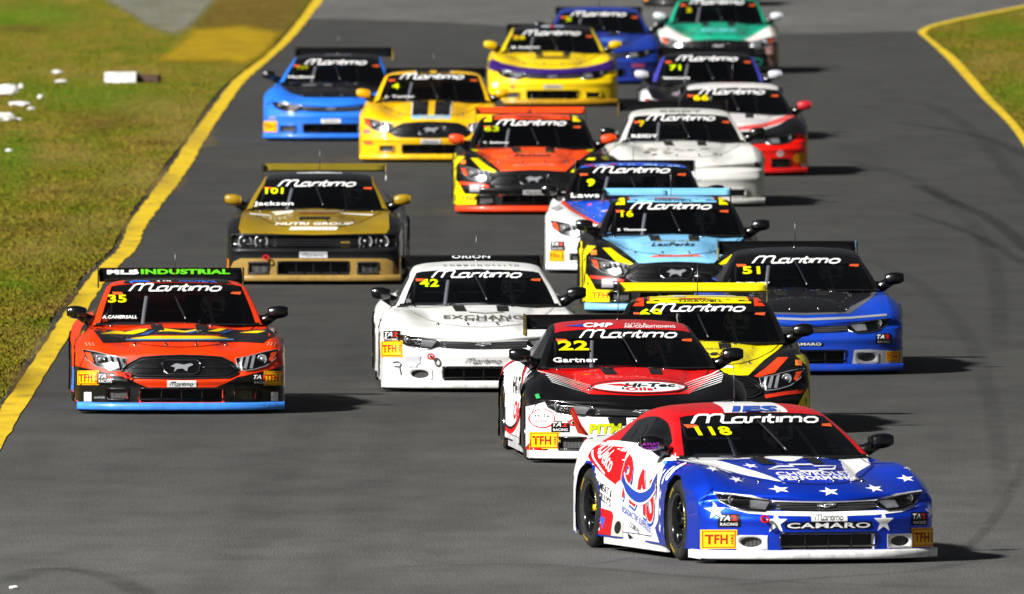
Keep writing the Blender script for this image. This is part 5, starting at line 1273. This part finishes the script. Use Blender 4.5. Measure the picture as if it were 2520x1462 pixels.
Y = 'd8e600'
CARS = [
 dict(rise=.03, metal=.7, oval=True, inner='e0e0e0', belt='ececec', mirror_text=("KAYLA'S", 'COOKERY'), wing='a00f18', ep='a00f18', px=2040, gy=1388, yaw=14.7, kind='camaro', paint='0c48f0', roof='c40c14', mirror='glossblack', split='e8e8e8', skirt='e0e0e0', duct='ececec', dec=d118, lw=1.04, wz=-0.40, num=('118', -.41, 1.040, .26, .068), tow=(-.52, .355),
      label='blue race car with white stars and number 118, nearest the camera', who='driver in the blue starred car with the red roof, number 118'),
 dict(px=1580, gy=1141, yaw=4.0, kind='camaro', paint='0b0b0d', roof='c0141a', pillar='0b0b0d', split='e2e2e2', skirt='d8d8d8', duct='0b0b0d', quarter='8a8c90', dec=d22, lx=.05, wz=-0.065, num=('22', -.46, 1.033, .26, .085, 'e6d800'), driver=('Gartner', -.46, .905, .38, .042), tow=(-.60, .36), window=1,
      label='black and white race car with red bonnet and roof, number 22', who='driver in the black and white car with the red bonnet, number 22'),
 dict(px=447, gy=1020, yaw=2.0, kind='mustang', paint='e43600', roof='e43600', split='3c8cf0', skirt='3c8cf0', duct='0b0b0c', dec=d35, num=('35', -.555, 1.078, .17, .075, 'd0c800'), driver=('A.CAMERSALL', -.54, .905, .32, .030, .2), tow=(-.50, .36),
      label='red-orange race car number 35 with black and yellow bonnet, leftmost on track', who='driver in the red-orange car on the left, number 35'),
 dict(px=1190, gy=966, yaw=1.5, kind='camaro', oval=True, paint='dcdcda', split='dcdcda', dec=d42, wz=-0.05, num=('42', -.47, 1.050, .18, .075, 'c8ea00'), ductmesh='meshgrey', tow=(-.50, .345),
      label='white race car with black wing and number 42, left of the red bonneted car', who='driver in the white car number 42'),
 dict(px=1733, gy=1071, yaw=.8, kind='mustang', paint='0d0d0e', roof='0d0d0e', rise=.04, wing='eedd00', split='d8301a', skirt='eedd00', dec=d69, wz=0.015, ly=1.158, bz=.02, num=('69', -.44, 1.105, .20, .085, 'c8ea00'),
      label='black race car with yellow bonnet, roof and wing, number 69', who='driver in the black car with the yellow bonnet, number 69'),
 dict(px=1983, gy=924, yaw=1.5, kind='camaro', paint='0a3aa8', roof='0c0c0e', split='0a3aa8', duct='8a8c92', oval=True, dec=None, wz=-0.045, num=('51', -.46, 1.030, .17, .075, 'd8d800'), driver=('CHENEY', -.46, .895, .34, .034, .1),
      label='dark blue race car with black roof and bonnet and number 51, on the right', who='driver in the dark blue car with the black bonnet, number 51'),
 dict(px=1664, gy=773, yaw=.8, kind='mustang', paint='0d0d0e', rise=.04, wing='80c4f0', gap=True, split='80c4f0', skirt='eedd00', dec=d16, wz=-0.012, ly=1.158, bz=.02, num=('16', -.48, 1.075, .13, .075, 'c8c400'), driver=('S. Thomson', -.44, .90, .30, .024, .2),
      label='black race car with light blue bonnet and split light blue wing, number 16', who='driver in the black car with the light blue bonnet, number 16'),
 dict(px=1553, gy=674, yaw=-.8, kind='mustang', paint='e0e0e2', roof='0c0c10', split='e0e0e2', skirt='e0e0e2', dec=d9, wz=-0.06, num=('9', -.47, 1.035, .09, .085, 'd8ea00'), driver=('Laws', -.53, .89, .32, .050),
      label='white race car with orange edged blue bonnet, blue roof strip and number 9', who='driver in the white car with the blue bonnet, number 9'),
 dict(px=771, gy=701, yaw=-1.0, kind='challenger', paint='17181b', roof='121214', pillar='8c7210', rise=.04, wing='7c6c14', split='9a7c3c', skirt='17181b', mirror='96780f', duct='2a2a2c', dec=dgold, num=('101', -.48, 1.05, .20, .070, 'd8ea00'), driver=('Jackson', -.48, .90, .44, .055), tow=(-.52, .30), pinz=.70,
      label='gold and dark grey race car with four round headlamps and a gold wing', who='driver in the gold and grey car with round headlamps'),
 dict(px=1695, gy=510, yaw=2.0, kind='camaro', nolamps=True, paint='cfcfca', split='cfcfca', dec=dreidy, num=('7', -.50, 1.060, .075, .075, 'c8b400'), driver=('REIDY', -.48, .90, .32, .040),
      label='plain white race car with sooty bonnet, behind the blue bonneted one'),
 dict(px=1313, gy=529, yaw=.4, kind='mustang', paint='0d0d0e', rise=.04, wing='f04c10', gap=True, split='f03c08', skirt='eedd00', mirror='f04818', dec=d63, ly=1.158, bz=.02, num=('63', -.50, 1.08, .18, .070, 'a8b400'), driver=('T. Bellamy', -.45, .90, .32, .024),
      label='black race car with orange bonnet, orange mirrors and orange wing, number 63'),
 dict(px=1807, gy=434, yaw=0, kind='camaro', paint='101012', roof='101012', split='d0100c', skirt='d0140c', mirror='b0202a', dec=d66, wz=-0.16, num=('66', -.42, 1.055, .20, .080, 'e0c800'),
      label='red fronted race car with white bonnet, white roof front and number 66'),
 dict(px=1745, gy=347, yaw=0, kind='mustang', paint='101014', roof='0e0e12', pillar='3a3aa0', split='c8c8cc', dec=d71, num=('71', -.46, 1.05, .16, .075, 'c0d800'), driver=('Nemoore', -.44, .90, .36, .032), mirror='c0c0c8',
      label='black race car with white corners and violet pillar, in front of the green car'),
 dict(px=1060, gy=400, yaw=-.6, kind='mustang', paint='eeb800', roof='eeb800', split='eeb800', mirror='d09c00', dec=d14, wz=-0.045, num=('4', -.50, 1.05, .10, .070, 'c8d800'), driver=('J. Turner', -.44, .90, .40, .036),
      label='yellow race car with two black bonnet stripes, beside the light blue car'),
 dict(px=814, gy=348, yaw=-1.8, kind='camaro', paint='2270dc', roof='0c0c0e', pillar='2270dc', split='2270dc', dec=dblue, num=('107', -.46, 1.055, .16, .050, '8a9000'), driver=('Hudson', -.48, .92, .36, .032),
      label='light blue race car with black bonnet and roof, farthest left of the rear cars'),
 dict(px=1360, gy=263, yaw=0, kind='camaro', paint='e8c400', roof='101014', pillar='d0b800', split='b88a10', mirror='c8a800', dec=dpurple, wz=-0.07, num=('28', -.50, 1.06, .18, .060, 'b8a800'), driver=('M. Anderson', -.40, .91, .42, .030),
      label='yellow race car with a purple band across its nose and a black roof'),
 dict(px=1476, gy=208, yaw=0, kind='camaro', paint='152f86', split='152f86', wing='08080a', dec=d17, wz=-0.09, num=('5', -.48, 1.05, .09, .07, 'a8b400'),
      label='deep blue race car half hidden behind the yellow car with the purple band'),
 dict(px=1767, gy=182, yaw=-.3, kind='mustang', paint='149878', split='1c1c1e', dec=dgreen, num=('2', -.46, 1.05, .09, .07, 'b0a800'), mirror='c8c8d0',
      label='green race car with white front wings, at the top edge of the photo'),
 dict(px=1711, gy=17, yaw=0, kind='camaro', paint='121214', split='121214', dec=dlast,
      label='dark race car behind the green car, cut off by the top edge of the photo')]
def d51(D):
    G_ = '55585e'
    D.poly([(-.80, .90), (.80, .90), (.78, .83), (.60, .70), (.44, .60), (0, .585), (-.44, .60), (-.60, .70), (-.78, .83)], G_, 0); D.poly([(-.72, .90), (.72, .90), (.68, .78), (.46, .67), (.40, .615), (0, .605), (-.40, .615), (-.46, .67), (-.68, .78)], '0c0c0e', 1)
    D.poly([(-1.01, .262), (-.88, .237), (-.62, .252), (-.471, .247), (-.452, .103), (-.91, .103), (-1.01, .127)], 'a2a4aa', 0, sym=True)
    strip(D, [(-.80, .585), (-.44, .555), (0, .54), (.44, .555), (.80, .585)], .020, '8a8c92', 2); D.text('CAMARO', 0, .305, .34, .040, '0b0b0c', 2, bold=.1); D.text('CAMARO', 0, .305, .30, .028, 'd8d8d8', 3, bold=.02)
    stickers(D, 'camaro', ((-.86, .185), (.86, .185)), ((-.76, .355), (.76, .355)), None, .15, .10); seams(D, '0a1436')
CARS[5]['dec'] = d51
for c in CARS:
    for k in [k for k in c if c[k] is None]: del c[k]
    build_car(c)
